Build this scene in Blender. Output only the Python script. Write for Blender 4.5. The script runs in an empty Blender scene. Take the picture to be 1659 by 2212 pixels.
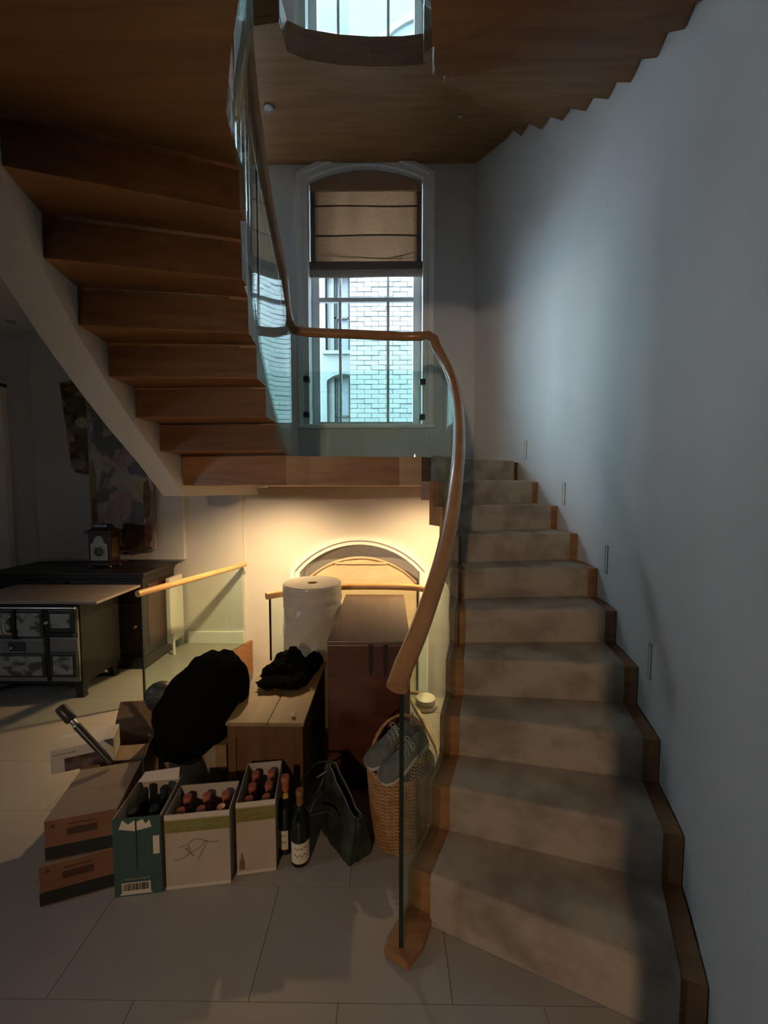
import bpy, bmesh, math, random
from mathutils import Vector, Matrix, noise
random.seed(7)
SC = bpy.context.scene
COL = SC.collection

# ------------------------------------------------------------------ camera, world, lights, exposure
FOC, VH, VU = 831.0, 1058.0, 838.0                 # focal length / horizon row / vanishing column in the 1659 x 2212 frame
cam = bpy.data.cameras.new('camera')
cam.sensor_fit = 'VERTICAL'; cam.sensor_height = 36.0
cam.lens = FOC / 2212.0 * 36.0
cam.clip_start = 0.02; cam.clip_end = 200
cam_o = bpy.data.objects.new('camera', cam); COL.objects.link(cam_o)
cam_o.location = (0, 0, 1.5)
cam_o.rotation_euler = (math.pi/2 - math.atan((1106-VH)/FOC), 0, math.atan((VU-829.5)/FOC))
SC.camera = cam_o

SC.view_settings.view_transform = 'Standard'
SC.view_settings.look = 'None'
SC.view_settings.gamma = 1.0
SC.view_settings.use_curve_mapping = False
SC.view_settings.exposure = 0.0
SC.cycles.max_bounces = 7
SC.cycles.glossy_bounces = 3
SC.cycles.transparent_max_bounces = 12
SC.cycles.caustics_reflective = False
SC.cycles.caustics_refractive = False

w = bpy.data.worlds.new('sky'); SC.world = w
w.use_nodes = True
bg = w.node_tree.nodes['Background']
bg.inputs[0].default_value = (0.68, 0.84, 1.0, 1)
bg.inputs[1].default_value = 29.0

def light(name, kind, loc, energy, color, **kw):
    l = bpy.data.lights.new(name, kind); l.energy = energy; l.color = color
    for k, v in kw.items():
        setattr(l, k, v)
    o = bpy.data.objects.new(name, l); COL.objects.link(o); o.location = loc
    return o
def portal(name, loc, rot, sx, sy):
    o = light(name, 'AREA', loc, 1.0, (1, 1, 1), shape='RECTANGLE', size=sx, size_y=sy)
    o.rotation_euler = rot
    o.data.cycles.is_portal = True
    return o
portal('daylight_landing_window', (-0.21, 3.96, 3.3), (-math.pi/2, 0, 0), 1.1, 2.4)
portal('daylight_upper_window', (-0.21, 3.96, 5.82), (-math.pi/2, 0, 0), 1.1, 1.5)
portal('daylight_room_window', (-4.72, .0, 1.75), (0, -math.pi/2, 0), .7, .44)
# the downlight recessed under the half landing, and a lamp in the room behind the camera
dl = light('landing_downlight', 'SPOT', (-.96, 2.93, 1.515), 200.0, (1.0, 0.66, 0.32), spot_size=math.radians(150), spot_blend=1.0, shadow_soft_size=0.03)
dl2 = light('landing_downlight_second', 'SPOT', (.38, 3.0, 1.515), 175.0, (1.0, 0.66, 0.32), spot_size=math.radians(150), spot_blend=1.0, shadow_soft_size=0.03)
for o_ in (dl, dl2): o_.rotation_euler = Vector((0, .20, -1)).to_track_quat('-Z', 'Y').to_euler()
lamp = light('room_spotlight', 'SPOT', (-0.95, -3.0, 2.20), 220.0, (1.0, 0.70, 0.45), spot_size=math.radians(58), spot_blend=0.7, shadow_soft_size=0.08)
lamp.rotation_euler = (Vector((.45, 2.0, .95))-Vector((-.95, -3.0, 2.2))).to_track_quat('-Z', 'Y').to_euler()

# ------------------------------------------------------------------ materials
MATS = {}
def nt(name):
    m = bpy.data.materials.new(name); m.use_nodes = True
    t = m.node_tree; t.nodes.clear()
    out = t.nodes.new('ShaderNodeOutputMaterial')
    return m, t, out
def node(t, kind, **kw):
    n = t.nodes.new(kind)
    for k, v in kw.items():
        if k in n.inputs.keys(): n.inputs[k].default_value = v
        else: setattr(n, k, v)
    return n
def rgba(c): return (c[0], c[1], c[2], 1)
def mat(name, col, rough=0.6, col2=None, scale=(6, 6, 6), detail=3, bump=0.0, bump_scale=60, metallic=0.0, coat=0.0, spec=0.5, lo=0.35, hi=0.65, transl=0.0, dist=0.0):
    m, t, out = nt(name)
    b = node(t, 'ShaderNodeBsdfPrincipled')
    b.inputs['Roughness'].default_value = rough
    b.inputs['Metallic'].default_value = metallic
    b.inputs['Coat Weight'].default_value = coat
    b.inputs['Coat Roughness'].default_value = 0.15
    b.inputs['Specular IOR Level'].default_value = spec
    tc = node(t, 'ShaderNodeTexCoord')
    if col2 is not None:
        mp = node(t, 'ShaderNodeMapping'); mp.inputs['Scale'].default_value = scale
        t.links.new(tc.outputs['Object'], mp.inputs['Vector'])
        nz = node(t, 'ShaderNodeTexNoise'); nz.inputs['Scale'].default_value = 1.0; nz.inputs['Detail'].default_value = detail; nz.inputs['Distortion'].default_value = dist
        t.links.new(mp.outputs[0], nz.inputs['Vector'])
        rp = node(t, 'ShaderNodeValToRGB')
        rp.color_ramp.elements[0].position = lo; rp.color_ramp.elements[0].color = rgba(col)
        rp.color_ramp.elements[1].position = hi; rp.color_ramp.elements[1].color = rgba(col2)
        t.links.new(nz.outputs['Fac'], rp.inputs['Fac'])
        t.links.new(rp.outputs['Color'], b.inputs['Base Color'])
        csock = rp.outputs['Color']
    else:
        b.inputs['Base Color'].default_value = rgba(col); csock = None
    if bump:
        n2 = node(t, 'ShaderNodeTexNoise'); n2.inputs['Scale'].default_value = bump_scale; n2.inputs['Detail'].default_value = 3
        t.links.new(tc.outputs['Object'], n2.inputs['Vector'])
        bp = node(t, 'ShaderNodeBump'); bp.inputs['Strength'].default_value = bump; bp.inputs['Distance'].default_value = 0.01
        t.links.new(n2.outputs['Fac'], bp.inputs['Height']); t.links.new(bp.outputs['Normal'], b.inputs['Normal'])
    if transl:
        tr = node(t, 'ShaderNodeBsdfTranslucent')
        if csock: t.links.new(csock, tr.inputs['Color'])
        else: tr.inputs['Color'].default_value = rgba(col)
        mx = node(t, 'ShaderNodeMixShader'); mx.inputs[0].default_value = transl
        t.links.new(b.outputs[0], mx.inputs[1]); t.links.new(tr.outputs[0], mx.inputs[2])
        t.links.new(mx.outputs[0], out.inputs[0])
    else:
        t.links.new(b.outputs[0], out.inputs[0])
    MATS[name] = m
    return m
def glass_mat(name, tint, ior=1.5, rough=0.0):
    m, t, out = nt(name)
    tr = node(t, 'ShaderNodeBsdfTransparent'); tr.inputs[0].default_value = rgba(tint)
    gl = node(t, 'ShaderNodeBsdfGlossy'); gl.inputs['Roughness'].default_value = rough; gl.inputs['Color'].default_value = (0.92, 0.97, 0.96, 1)
    lw = node(t, 'ShaderNodeLayerWeight')
    pw = node(t, 'ShaderNodeMath', operation='POWER'); pw.inputs[1].default_value = 4.5
    fr = node(t, 'ShaderNodeMath', operation='MULTIPLY_ADD'); f0 = ((ior-1)/(ior+1))**2
    fr.inputs[1].default_value = 1-f0; fr.inputs[2].default_value = f0
    t.links.new(lw.outputs['Facing'], pw.inputs[0]); t.links.new(pw.outputs[0], fr.inputs[0])
    mx = node(t, 'ShaderNodeMixShader')
    t.links.new(fr.outputs[0], mx.inputs[0]); t.links.new(tr.outputs[0], mx.inputs[1]); t.links.new(gl.outputs[0], mx.inputs[2])
    t.links.new(mx.outputs[0], out.inputs[0]); MATS[name] = m
    return m
def emit_mat(name, col, s):
    m, t, out = nt(name)
    e = node(t, 'ShaderNodeEmission'); e.inputs[0].default_value = rgba(col); e.inputs[1].default_value = s
    t.links.new(e.outputs[0], out.inputs[0]); MATS[name] = m

mat('plaster', (0.56, 0.555, 0.54), 0.75, (0.61, 0.605, 0.59), (0.8, 0.8, 0.8), bump=0.06, bump_scale=90)
mat('plaster_bounce_cut', (0.11, 0.115, 0.12), 0.75, (0.13, 0.135, 0.14), (0.8, 0.8, 0.8))  # dark tone invented for the unseen walls, cuts bounced light
mat('paint_white', (0.82, 0.82, 0.81), 0.4, (0.85, 0.85, 0.84), (3, 3, 3))
mat('ceiling_paint', (0.62, 0.62, 0.61), 0.8, (0.66, 0.66, 0.65), (1, 1, 1))
mat('oak', (0.225, 0.105, 0.040), 0.42, (0.31, 0.152, 0.062), (1.6, 22, 22), detail=5, bump=0.03, dist=0.6)
mat('oak_rail', (0.30, 0.145, 0.055), 0.28, (0.38, 0.20, 0.080), (9, 9, 3), detail=5, coat=0.5)
mat('carpet', (0.245, 0.195, 0.150), 0.95, (0.385, 0.32, 0.25), (5, 5, 7), detail=6, bump=0.5, bump_scale=420, spec=0.1, lo=0.36, hi=0.56)
mat('stone', (0.31, 0.285, 0.255), 0.42, (0.36, 0.33, 0.295), (2.2, 2.2, 2.2), detail=6, bump=0.03, bump_scale=140)
mat('grout', (0.20, 0.18, 0.16), 0.9)
mat('bracket_black', (0.012, 0.012, 0.013), 0.4)
mat('linen', (0.54, 0.395, 0.28), 0.9, (0.61, 0.455, 0.33), (40, 40, 40), bump=0.15, bump_scale=500, transl=0.42, spec=0.1)
mat('linen_border', (0.20, 0.145, 0.125), 0.9, (0.24, 0.18, 0.155), (40, 40, 40), transl=0.3, spec=0.1)
mat('linen_band', (0.46, 0.38, 0.33), 0.9, (0.52, 0.44, 0.38), (30, 30, 30), transl=0.25, spec=0.1)
mat('cream_cloth', (0.66, 0.50, 0.33), 0.9, (0.74, 0.58, 0.40), (3, 3, 12), bump=0.1, bump_scale=300, spec=0.1)
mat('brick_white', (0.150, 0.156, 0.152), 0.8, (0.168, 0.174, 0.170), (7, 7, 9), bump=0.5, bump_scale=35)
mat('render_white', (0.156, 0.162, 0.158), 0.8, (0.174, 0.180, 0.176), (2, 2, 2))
mat('dimming_roof_tone', (0.060, 0.067, 0.071), 0.7, (0.072, 0.079, 0.085), (1.5, 1.5, 6))  # dark tone of the invented roof, keeps the upper window from overexposing
mat('far_dark', (0.16, 0.18, 0.20), 0.4)
mat('metal_white', (0.70, 0.68, 0.60), 0.4)
mat('mahogany', (0.050, 0.014, 0.009), 0.38, (0.095, 0.026, 0.014), (3, 3, 14), detail=5, coat=0.25, dist=0.5)
mat('mahogany_top', (0.105, 0.068, 0.052), 0.34, (0.140, 0.090, 0.068), (16, 2.5, 3), detail=5, coat=0.3)
mat('dark_stain', (0.012, 0.007, 0.006), 0.5)
mat('pine_board', (0.21, 0.140, 0.062), 0.5, (0.28, 0.190, 0.088), (16, 1.8, 6), detail=5)
mat('chest_wood', (0.095, 0.042, 0.017), 0.5, (0.145, 0.066, 0.026), (14, 14, 2.5), detail=5)
mat('near_black_wood', (0.010, 0.007, 0.006), 0.4, (0.017, 0.011, 0.009), (3, 10, 10))
mat('cast_iron', (0.008, 0.0085, 0.008), 0.5, (0.012, 0.0125, 0.0115), (12, 12, 12), bump=0.05)
mat('enamel_grey', (0.20, 0.20, 0.19), 0.3, (0.26, 0.26, 0.24), (7, 7, 7))
mat('enamel_picture', (0.10, 0.10, 0.065), 0.3, (0.40, 0.41, 0.40), (9, 9, 14), detail=3, lo=0.42, hi=0.52)
mat('iron_frame', (0.045, 0.048, 0.04), 0.45)
mat('nickel', (0.50, 0.50, 0.48), 0.3, metallic=0.9)
mat('porcelain', (0.62, 0.58, 0.52), 0.25)
mat('top_board', (0.32, 0.26, 0.225), 0.4, (0.38, 0.315, 0.275), (1.5, 8, 8))
mat('clock_wood', (0.026, 0.008, 0.006), 0.35, (0.042, 0.013, 0.009), (5, 5, 20), coat=0.4)
mat('dial', (0.55, 0.55, 0.53), 0.35, metallic=0.3)
mat('dial_dark', (0.07, 0.065, 0.05), 0.4)
mat('brass', (0.30, 0.19, 0.07), 0.3, metallic=0.8)
mat('canvas_brown', (0.075, 0.042, 0.020), 0.8, (0.30, 0.235, 0.135), (6, 6, 5), detail=2, lo=0.40, hi=0.62, dist=0.8)
mat('canvas_floral', (0.20, 0.155, 0.165), 0.8, (0.46, 0.42, 0.40), (7, 7, 4), detail=3, lo=0.38, hi=0.62, dist=1.0)
mat('canvas_maroon', (0.040, 0.012, 0.010), 0.8, (0.13, 0.075, 0.040), (9, 9, 7), detail=3, lo=0.42, hi=0.66)
mat('paint_rust', (0.14, 0.04, 0.018), 0.8, (0.24, 0.15, 0.07), (10, 10, 9))
mat('paint_pink', (0.34, 0.22, 0.23), 0.8, (0.44, 0.33, 0.33), (14, 14, 14))
mat('paint_cream', (0.46, 0.42, 0.33), 0.8, (0.38, 0.32, 0.24), (14, 14, 14))
mat('paint_slate', (0.14, 0.15, 0.17), 0.8, (0.20, 0.21, 0.22), (14, 14, 14))
mat('paint_olive', (0.15, 0.115, 0.05), 0.8, (0.10, 0.075, 0.035), (14, 14, 14))
mat('fur_black', (0.004, 0.0035, 0.0035), 1.0, (0.010, 0.0085, 0.008), (60, 60, 60), bump=1.0, bump_scale=260, spec=0.05)
mat('leather_dark', (0.020, 0.024, 0.024), 0.5, (0.030, 0.034, 0.033), (20, 20, 20), bump=0.15, bump_scale=160)
mat('stitch', (0.16, 0.17, 0.16), 0.7)
mat('cardboard', (0.21, 0.125, 0.062), 0.85, (0.255, 0.155, 0.080), (9, 9, 9), detail=4)
mat('cardboard_red', (0.17, 0.080, 0.042), 0.85, (0.21, 0.102, 0.055), (9, 9, 9), detail=4)
mat('cardboard_top', (0.27, 0.205, 0.145), 0.85, (0.31, 0.24, 0.17), (5, 5, 5), detail=4)
mat('cardboard_in', (0.12, 0.066, 0.032), 0.9)
mat('print_dark', (0.060, 0.026, 0.015), 0.85)
mat('print_black', (0.010, 0.011, 0.011), 0.7, (0.016, 0.018, 0.016), (30, 30, 60))
mat('carton_white', (0.40, 0.32, 0.255), 0.8, (0.45, 0.365, 0.29), (6, 6, 6))
mat('carton_edge', (0.56, 0.50, 0.42), 0.8)
mat('carton_inner', (0.40, 0.345, 0.285), 0.85)
mat('carton_lime', (0.17, 0.16, 0.032), 0.8, (0.21, 0.195, 0.045), (20, 20, 20))
mat('carton_green', (0.030, 0.072, 0.062), 0.75, (0.036, 0.083, 0.070), (20, 20, 20))
mat('print_pale', (0.36, 0.35, 0.22), 0.8)
mat('print_taupe', (0.15, 0.105, 0.072), 0.85)
mat('paper_white', (0.60, 0.54, 0.44), 0.8)
mat('box_white', (0.66, 0.62, 0.56), 0.7)
mat('box_photo', (0.060, 0.032, 0.030), 0.6, (0.20, 0.15, 0.15), (14, 14, 14), lo=0.5, hi=0.7)
mat('bottle_glass', (0.006, 0.008, 0.005), 0.08, spec=0.6)
mat('capsule_red', (0.36, 0.105, 0.060), 0.4, (0.42, 0.135, 0.08), (30, 30, 30))
mat('capsule_gold', (0.30, 0.17, 0.07), 0.35, metallic=0.5)
mat('label_cream', (0.62, 0.55, 0.43), 0.7)
mat('label_yellow', (0.50, 0.31, 0.05), 0.7)
mat('wicker', (0.30, 0.155, 0.062), 0.6, (0.42, 0.235, 0.105), (30, 30, 30), spec=0.3)
mat('shoe_grey', (0.085, 0.088, 0.080), 0.8, (0.125, 0.128, 0.115), (40, 40, 40), bump=0.3, bump_scale=350)
mat('shoe_sole', (0.50, 0.49, 0.44), 0.6)
mat('lace', (0.36, 0.36, 0.34), 0.8)
mat('shoe_navy', (0.030, 0.036, 0.046), 0.7, (0.045, 0.052, 0.062), (30, 30, 30))
mat('tote_green', (0.012, 0.015, 0.010), 0.55, (0.040, 0.052, 0.018), (14, 14, 14), detail=4, lo=0.45, hi=0.75, bump=0.2, bump_scale=120)
mat('tote_black', (0.010, 0.010, 0.010), 0.45)
mat('zip', (0.35, 0.35, 0.34), 0.4, metallic=0.6)
mat('cable_cream', (0.55, 0.45, 0.28), 0.5)
mat('cable_dark', (0.10, 0.08, 0.05), 0.5)
mat('tube_black', (0.030, 0.028, 0.026), 0.35)
glass_mat('glass', (0.88, 0.95, 0.93), 1.5)
glass_mat('pane_glass', (0.93, 0.97, 0.98), 1.4)
mat('glass_edge', (0.006, 0.016, 0.013), 0.25)
mat('oak_pale', (0.50, 0.29, 0.12), 0.3, (0.58, 0.36, 0.16), (9, 9, 3), detail=5, coat=0.4)
mat('slot_grey', (0.42, 0.42, 0.41), 0.7)
# bubble film
m, t, out = nt('bubble_film')
b = node(t, 'ShaderNodeBsdfPrincipled'); b.inputs['Base Color'].default_value = (0.55, 0.54, 0.51, 1); b.inputs['Roughness'].default_value = 0.22
b.inputs['Coat Weight'].default_value = 0.6; b.inputs['Coat Roughness'].default_value = 0.2
tc = node(t, 'ShaderNodeTexCoord'); vo = node(t, 'ShaderNodeTexVoronoi'); vo.inputs['Scale'].default_value = 90
t.links.new(tc.outputs['Object'], vo.inputs['Vector'])
bp = node(t, 'ShaderNodeBump'); bp.inputs['Strength'].default_value = 0.25; bp.inputs['Distance'].default_value = 0.004
t.links.new(vo.outputs['Distance'], bp.inputs['Height']); t.links.new(bp.outputs['Normal'], b.inputs['Normal'])
tr = node(t, 'ShaderNodeBsdfTranslucent'); tr.inputs[0].default_value = (0.7, 0.68, 0.62, 1)
mx = node(t, 'ShaderNodeMixShader'); mx.inputs[0].default_value = 0.3
t.links.new(b.outputs[0], mx.inputs[1]); t.links.new(tr.outputs[0], mx.inputs[2]); t.links.new(mx.outputs[0], out.inputs[0])
MATS['bubble_film'] = m
emit_mat('lamp_on', (1.0, 0.72, 0.38), 9.0)

# ------------------------------------------------------------------ geometry helpers
class MB:
    """collects shapes, then links them as one mesh object"""
    def __init__(s): s.v = []; s.f = []
    def add(s, vs, fs):
        n = len(s.v); s.v += [tuple(p) for p in vs]; s.f += [tuple(i+n for i in q) for q in fs]; return s
    def box(s, x0, x1, y0, y1, z0, z1, M=None):
        vs = [Vector((x, y, z)) for z in (z0, z1) for y in (y0, y1) for x in (x0, x1)]
        if M is not None: vs = [M @ p for p in vs]
        return s.add(vs, [(0, 2, 3, 1), (4, 5, 7, 6), (0, 1, 5, 4), (2, 6, 7, 3), (0, 4, 6, 2), (1, 3, 7, 5)])
    def prism(s, poly, z0, z1):
        n = len(poly)
        vs = [(p[0], p[1], z0) for p in poly] + [(p[0], p[1], z1) for p in poly]
        return s.add(vs, [tuple(range(n-1, -1, -1)), tuple(range(n, 2*n))] + [(i, (i+1) % n, n+(i+1) % n, n+i) for i in range(n)])
    def loft(s, A, B):
        """closed section A to closed section B with caps"""
        n = len(A)
        return s.add(list(A)+list(B), [tuple(range(n-1, -1, -1)), tuple(range(n, 2*n))] + [(i, (i+1) % n, n+(i+1) % n, n+i) for i in range(n)])
    def rings(s, R, closed=False, caps=True):
        n = len(R[0]); vs = [p for r in R for p in r]; fs = []
        m = len(R)
        for a in range(m if closed else m-1):
            b2 = (a+1) % m
            for i in range(n):
                fs.append((a*n+i, a*n+(i+1) % n, b2*n+(i+1) % n, b2*n+i))
        if caps and not closed:
            fs.append(tuple(range(n-1, -1, -1))); fs.append(tuple((m-1)*n+i for i in range(n)))
        return s.add(vs, fs)
    def tube(s, path, r, n=8, closed=False, caps=True, flat=1.0):
        P = [Vector(p) for p in path]; R = []; prev = None
        m = len(P)
        for i in range(m):
            d = (P[(i+1) % m]-P[i-1]) if closed else (P[min(i+1, m-1)]-P[max(i-1, 0)])
            d.normalize()
            if prev is None:
                u = Vector((0, 0, 1)).cross(d)
                if u.length < 1e-3: u = Vector((1, 0, 0)).cross(d)
            else:
                u = prev - d*prev.dot(d)
            u.normalize(); prev = u; q = d.cross(u)
            rr = r[i] if isinstance(r, (list, tuple)) else r
            R.append([P[i]+u*rr*math.cos(2*math.pi*k/n)+q*rr*flat*math.sin(2*math.pi*k/n) for k in range(n)])
        return s.rings(R, closed, caps)
    def lathe(s, prof, n=20, c=(0, 0), M=None):
        R = []
        for (r, z) in prof:
            ring = [Vector((c[0]+max(r, 1e-4)*math.cos(2*math.pi*k/n), c[1]+max(r, 1e-4)*math.sin(2*math.pi*k/n), z)) for k in range(n)]
            if M is not None: ring = [M @ p for p in ring]
            R.append(ring)
        return s.rings(R)
    def blob(s, c, rad, nu=28, nv=16, amp=0.0, sc=4.0, seed=0, floor=None):
        R = []
        for j in range(1, nv):
            th = math.pi*j/nv; ring = []
            for i in range(nu):
                ph = 2*math.pi*i/nu
                d = Vector((math.sin(th)*math.cos(ph), math.sin(th)*math.sin(ph), -math.cos(th)))
                k = 1 + amp*(noise.noise(d*sc+Vector((seed, seed*2.3, 1)))+0.5*noise.noise(d*sc*2.7+Vector((seed*1.7, 3, seed))))
                p = Vector((c[0]+rad[0]*d.x*k, c[1]+rad[1]*d.y*k, c[2]+rad[2]*d.z*k))
                if floor is not None and p.z < floor: p.z = floor
                ring.append(p)
            R.append(ring)
        return s.rings(R)
    def build(s, name, m, parent=None, smooth=False, bevel=0.0, off=(0, 0, 0), seg=2):
        me = bpy.data.meshes.new(name)
        o3 = Vector(off)
        me.from_pydata([tuple(Vector(p)-o3) for p in s.v], [], s.f)
        bm = bmesh.new(); bm.from_mesh(me)
        bmesh.ops.recalc_face_normals(bm, faces=bm.faces)
        bm.to_mesh(me); bm.free()
        me.materials.append(MATS[m])
        if smooth:
            me.polygons.foreach_set('use_smooth', [True]*len(me.polygons))
            me.set_sharp_from_angle(angle=math.radians(40))
        o = bpy.data.objects.new(name, me); COL.objects.link(o)
        if bevel:
            bv = o.modifiers.new('bevel', 'BEVEL'); bv.width = bevel; bv.segments = seg; bv.limit_method = 'ANGLE'; bv.angle_limit = math.radians(40)
        if parent is not None: o.parent = parent
        return o
def thing(name, label, cat, loc=(0, 0, 0), rz=0.0, group=None):
    o = bpy.data.objects.new(name, None); COL.objects.link(o)
    o.empty_display_size = 0.05
    o.location = loc; o.rotation_euler = (0, 0, rz); o['label'] = label; o['category'] = cat
    if group: o['group'] = group
    return o
def tag(o, label, cat, group=None):
    o['label'] = label; o['category'] = cat
    if group: o['group'] = group
    return o
def struct(o, label=None, cat=None):
    o['kind'] = 'structure'
    if label: o['label'] = label
    if cat: o['category'] = cat
    return o
def struct_root(name, loc=(0, 0, 0), label=None, cat=None):
    o = bpy.data.objects.new(name, None); COL.objects.link(o); o.location = loc; o['kind'] = 'structure'; o.empty_display_size = 0.05
    if label: o['label'] = label; o['category'] = cat
    return o
def copy_tree(o, parent=None):
    c = o.copy(); COL.objects.link(c)
    if parent is not None: c.parent = parent
    for ch in [x for x in bpy.data.objects if x.parent == o]:
        copy_tree(ch, c)
    return c
def catmull(P, n=8):
    P = [Vector(p) for p in P]; out = []
    for i in range(len(P)-1):
        p0 = P[max(i-1, 0)]; p1 = P[i]; p2 = P[i+1]; p3 = P[min(i+2, len(P)-1)]
        for k in range(n):
            t = k/n
            out.append(0.5*((2*p1)+(p2-p0)*t+(2*p0-5*p1+4*p2-p3)*t*t+(3*p1-p0-3*p2+p3)*t**3))
    out.append(P[-1]); return out
def sheet(path, z0f, z1f, th):
    """upright sheet of thickness th along a plan path, heights given as lists"""
    m = MB(); n = len(path); L = []; R = []
    for i in range(n):
        a = Vector(path[max(i-1, 0)][:2]); b = Vector(path[min(i+1, n-1)][:2]); d = (b-a).normalized()
        nn = Vector((-d.y, d.x))*th/2; p = Vector(path[i][:2])
        L.append(p+nn); R.append(p-nn)
    Rg = [[(L[i].x, L[i].y, z0f[i]), (L[i].x, L[i].y, z1f[i]), (R[i].x, R[i].y, z1f[i]), (R[i].x, R[i].y, z0f[i])] for i in range(n)]
    return m.rings(Rg)

# ------------------------------------------------------------------ key plan numbers (metres)
RISE = 0.1732; LZ = 1.732; FLR = 2.96; RL = (FLR-LZ)/7
OUT = {1: (.855, .96), 2: (.985, 1.226), 3: (1.066, 1.465), 4: (1.14, 1.722), 5: (1.198, 1.997), 6: (1.236, 2.26), 7: (1.24, 2.515), 8: (1.215, 2.77), 9: (1.17, 3.03), 10: (1.10, 3.29)}
GL = {0: (.043, 1.164), 1: (.11, 1.27), 2: (.20, 1.44), 3: (.267, 1.62), 4: (.317, 1.79), 5: (.362, 1.98), 6: (.395, 2.18), 7: (.41, 2.37), 8: (.395, 2.53), 9: (.345, 2.66), 10: (.27, 2.745)}
LO = {1: (-1.44, 2.70), 2: (-1.465, 2.48), 3: (-1.48, 2.27), 4: (-1.475, 2.06), 5: (-1.455, 1.845), 6: (-1.41, 1.62), 7: (-1.34, 1.39)}
LI = {1: (-.695, 2.63), 2: (-.705, 2.44), 3: (-.71, 2.265), 4: (-.706, 2.105), 5: (-.692, 1.95), 6: (-.66, 1.79), 7: (-.60, 1.62)}
YB = 3.72                                            # inner face of the window wall
def lerp(a, b, t): return (a[0]+(b[0]-a[0])*t, a[1]+(b[1]-a[1])*t)
def along(a, b, d):
    L = math.hypot(b[0]-a[0], b[1]-a[1]); return lerp(a, b, d/L)

# ------------------------------------------------------------------ setting: floor with stone tiles
def clip(poly, a, b, c):
    """keep the part of poly with a*x+b*y<=c"""
    o = []
    for i in range(len(poly)):
        p, q = poly[i-1], poly[i]
        dp = a*p[0]+b*p[1]-c; dq = a*q[0]+b*q[1]-c
        if dp*dq < 0:
            t = dp/(dp-dq); o.append((p[0]+(q[0]-p[0])*t, p[1]+(q[1]-p[1])*t))
        if dq <= 0: o.append(q)
    return o
EDGE = [(-1.72, 2.575), (-.82, 2.52), (-.55, 2.70), (-.3, 2.795), (.2, 2.76), (.32, 2.70), (1.3, 2.70)]
floor_poly = [(-4.6, -3.6), (1.8, -3.6), (1.8, .1), (1.3, .6)] + [EDGE[-1]] + EDGE[-2::-1] + [(-1.36, 3.70), (-4.6, 3.70)]
fl = struct(MB().prism(floor_poly, -0.26, -0.012).build('floor', 'grout'), 'pale limestone tiled floor with thin joints', 'floor')
LXA, LYA, LXB, LYB = -1.72, 2.575, -1.36, 3.70       # edge of the stair well on the side of the left balustrade
TX, TY, TG = 0.60, 0.33, 0.0008
tile_mesh = None
def tile(poly):
    if len(poly) < 3: return
    xs = [p[0] for p in poly]; ys = [p[1] for p in poly]
    if max(xs)-min(xs) < .02 or max(ys)-min(ys) < .02: return
    return MB().prism(poly, -0.014, 0.0).build('tile', 'stone', fl)
for r_ in range(-9, 9):
    y0 = 1.04+r_*TY; y1 = y0+TY
    if y0 > 3.69: continue
    offx = -0.41 if r_ % 2 == 0 else -0.145
    for c_ in range(-8, 4):
        x0 = offx+c_*TX; x1 = x0+TX
        if x1 < -4.59 or x0 > 1.79: continue
        poly = [(x0+TG, y0+TG), (x1-TG, y0+TG), (x1-TG, y1-TG), (x0+TG, y1-TG)]
        poly = clip(poly, -1, 0, 4.6); poly = clip(poly, 1, 0, 1.78); poly = clip(poly, 0, 1, 3.69) if poly else poly
        if not poly: continue
        full = len(poly) == 4 and abs(max(p[0] for p in poly)-x1+TG) < 1e-6 and abs(min(p[0] for p in poly)-x0-TG) < 1e-6
        if y1 <= 2.515:
            if y0 < -1.4 or x0 < -3.7: pass
            if full:
                if tile_mesh is None:
                    o = MB().prism([(TG, TG), (TX-TG, TG), (TX-TG, TY-TG), (TG, TY-TG)], -0.014, 0.0).build('tile', 'stone', fl)
                    tile_mesh = o.data
                else:
                    o = bpy.data.objects.new('tile', tile_mesh); COL.objects.link(o); o.parent = fl
                o.location = (x0, y0, 0)
            else: tile(poly)
        else:
            nx, ny = (LYB-LYA), -(LXB-LXA)
            pl = clip(poly, nx, ny, nx*LXA+ny*LYA)
            pl2 = [p for p in pl] if pl else []
            if pl2 and min(p[1] for p in pl2) < LYA: pl2 = clip(pl2, 1, 0, LXA) if False else pl2
            if pl2: tile(pl2)
            pf = clip(poly, 0, 1, 2.515)
            pf = clip(pf, -nx, -ny, -(nx*LXA+ny*LYA)) if pf else pf
            if pf: tile(pf)
# strip of floor between the last tile row and the curved edge of the well
st = MB().prism([(-.82, 2.518), (1.29, 2.518), (1.29, 2.70)] + [(.32, 2.70), (.2, 2.76), (-.3, 2.795), (-.55, 2.70)], -0.014, 0.0).build('tile', 'stone', fl)
# timber fascia round the well
fs = MB()
nl = Vector((LYB-LYA, -(LXB-LXA))).normalized()*0.03
fs.prism([(LXA, LYA), (LXB, LYB), (LXB+nl.x, LYB+nl.y), (LXA+nl.x, LYA+nl.y)], -0.30, 0.022)
struct(fs.build('trim_1', 'oak'), 'orange oak fascia edging the stairwell under the small balustrade', 'fascia')
fs = MB()
cv = catmull([(p[0], p[1], 0) for p in EDGE[1:6]], 5)
fs = sheet(cv, [-0.30]*len(cv), [0.012]*len(cv), 0.03)
struct(fs.build('trim_2', 'oak'), 'oak fascia along the curved stairwell edge behind the furniture', 'fascia')

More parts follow.
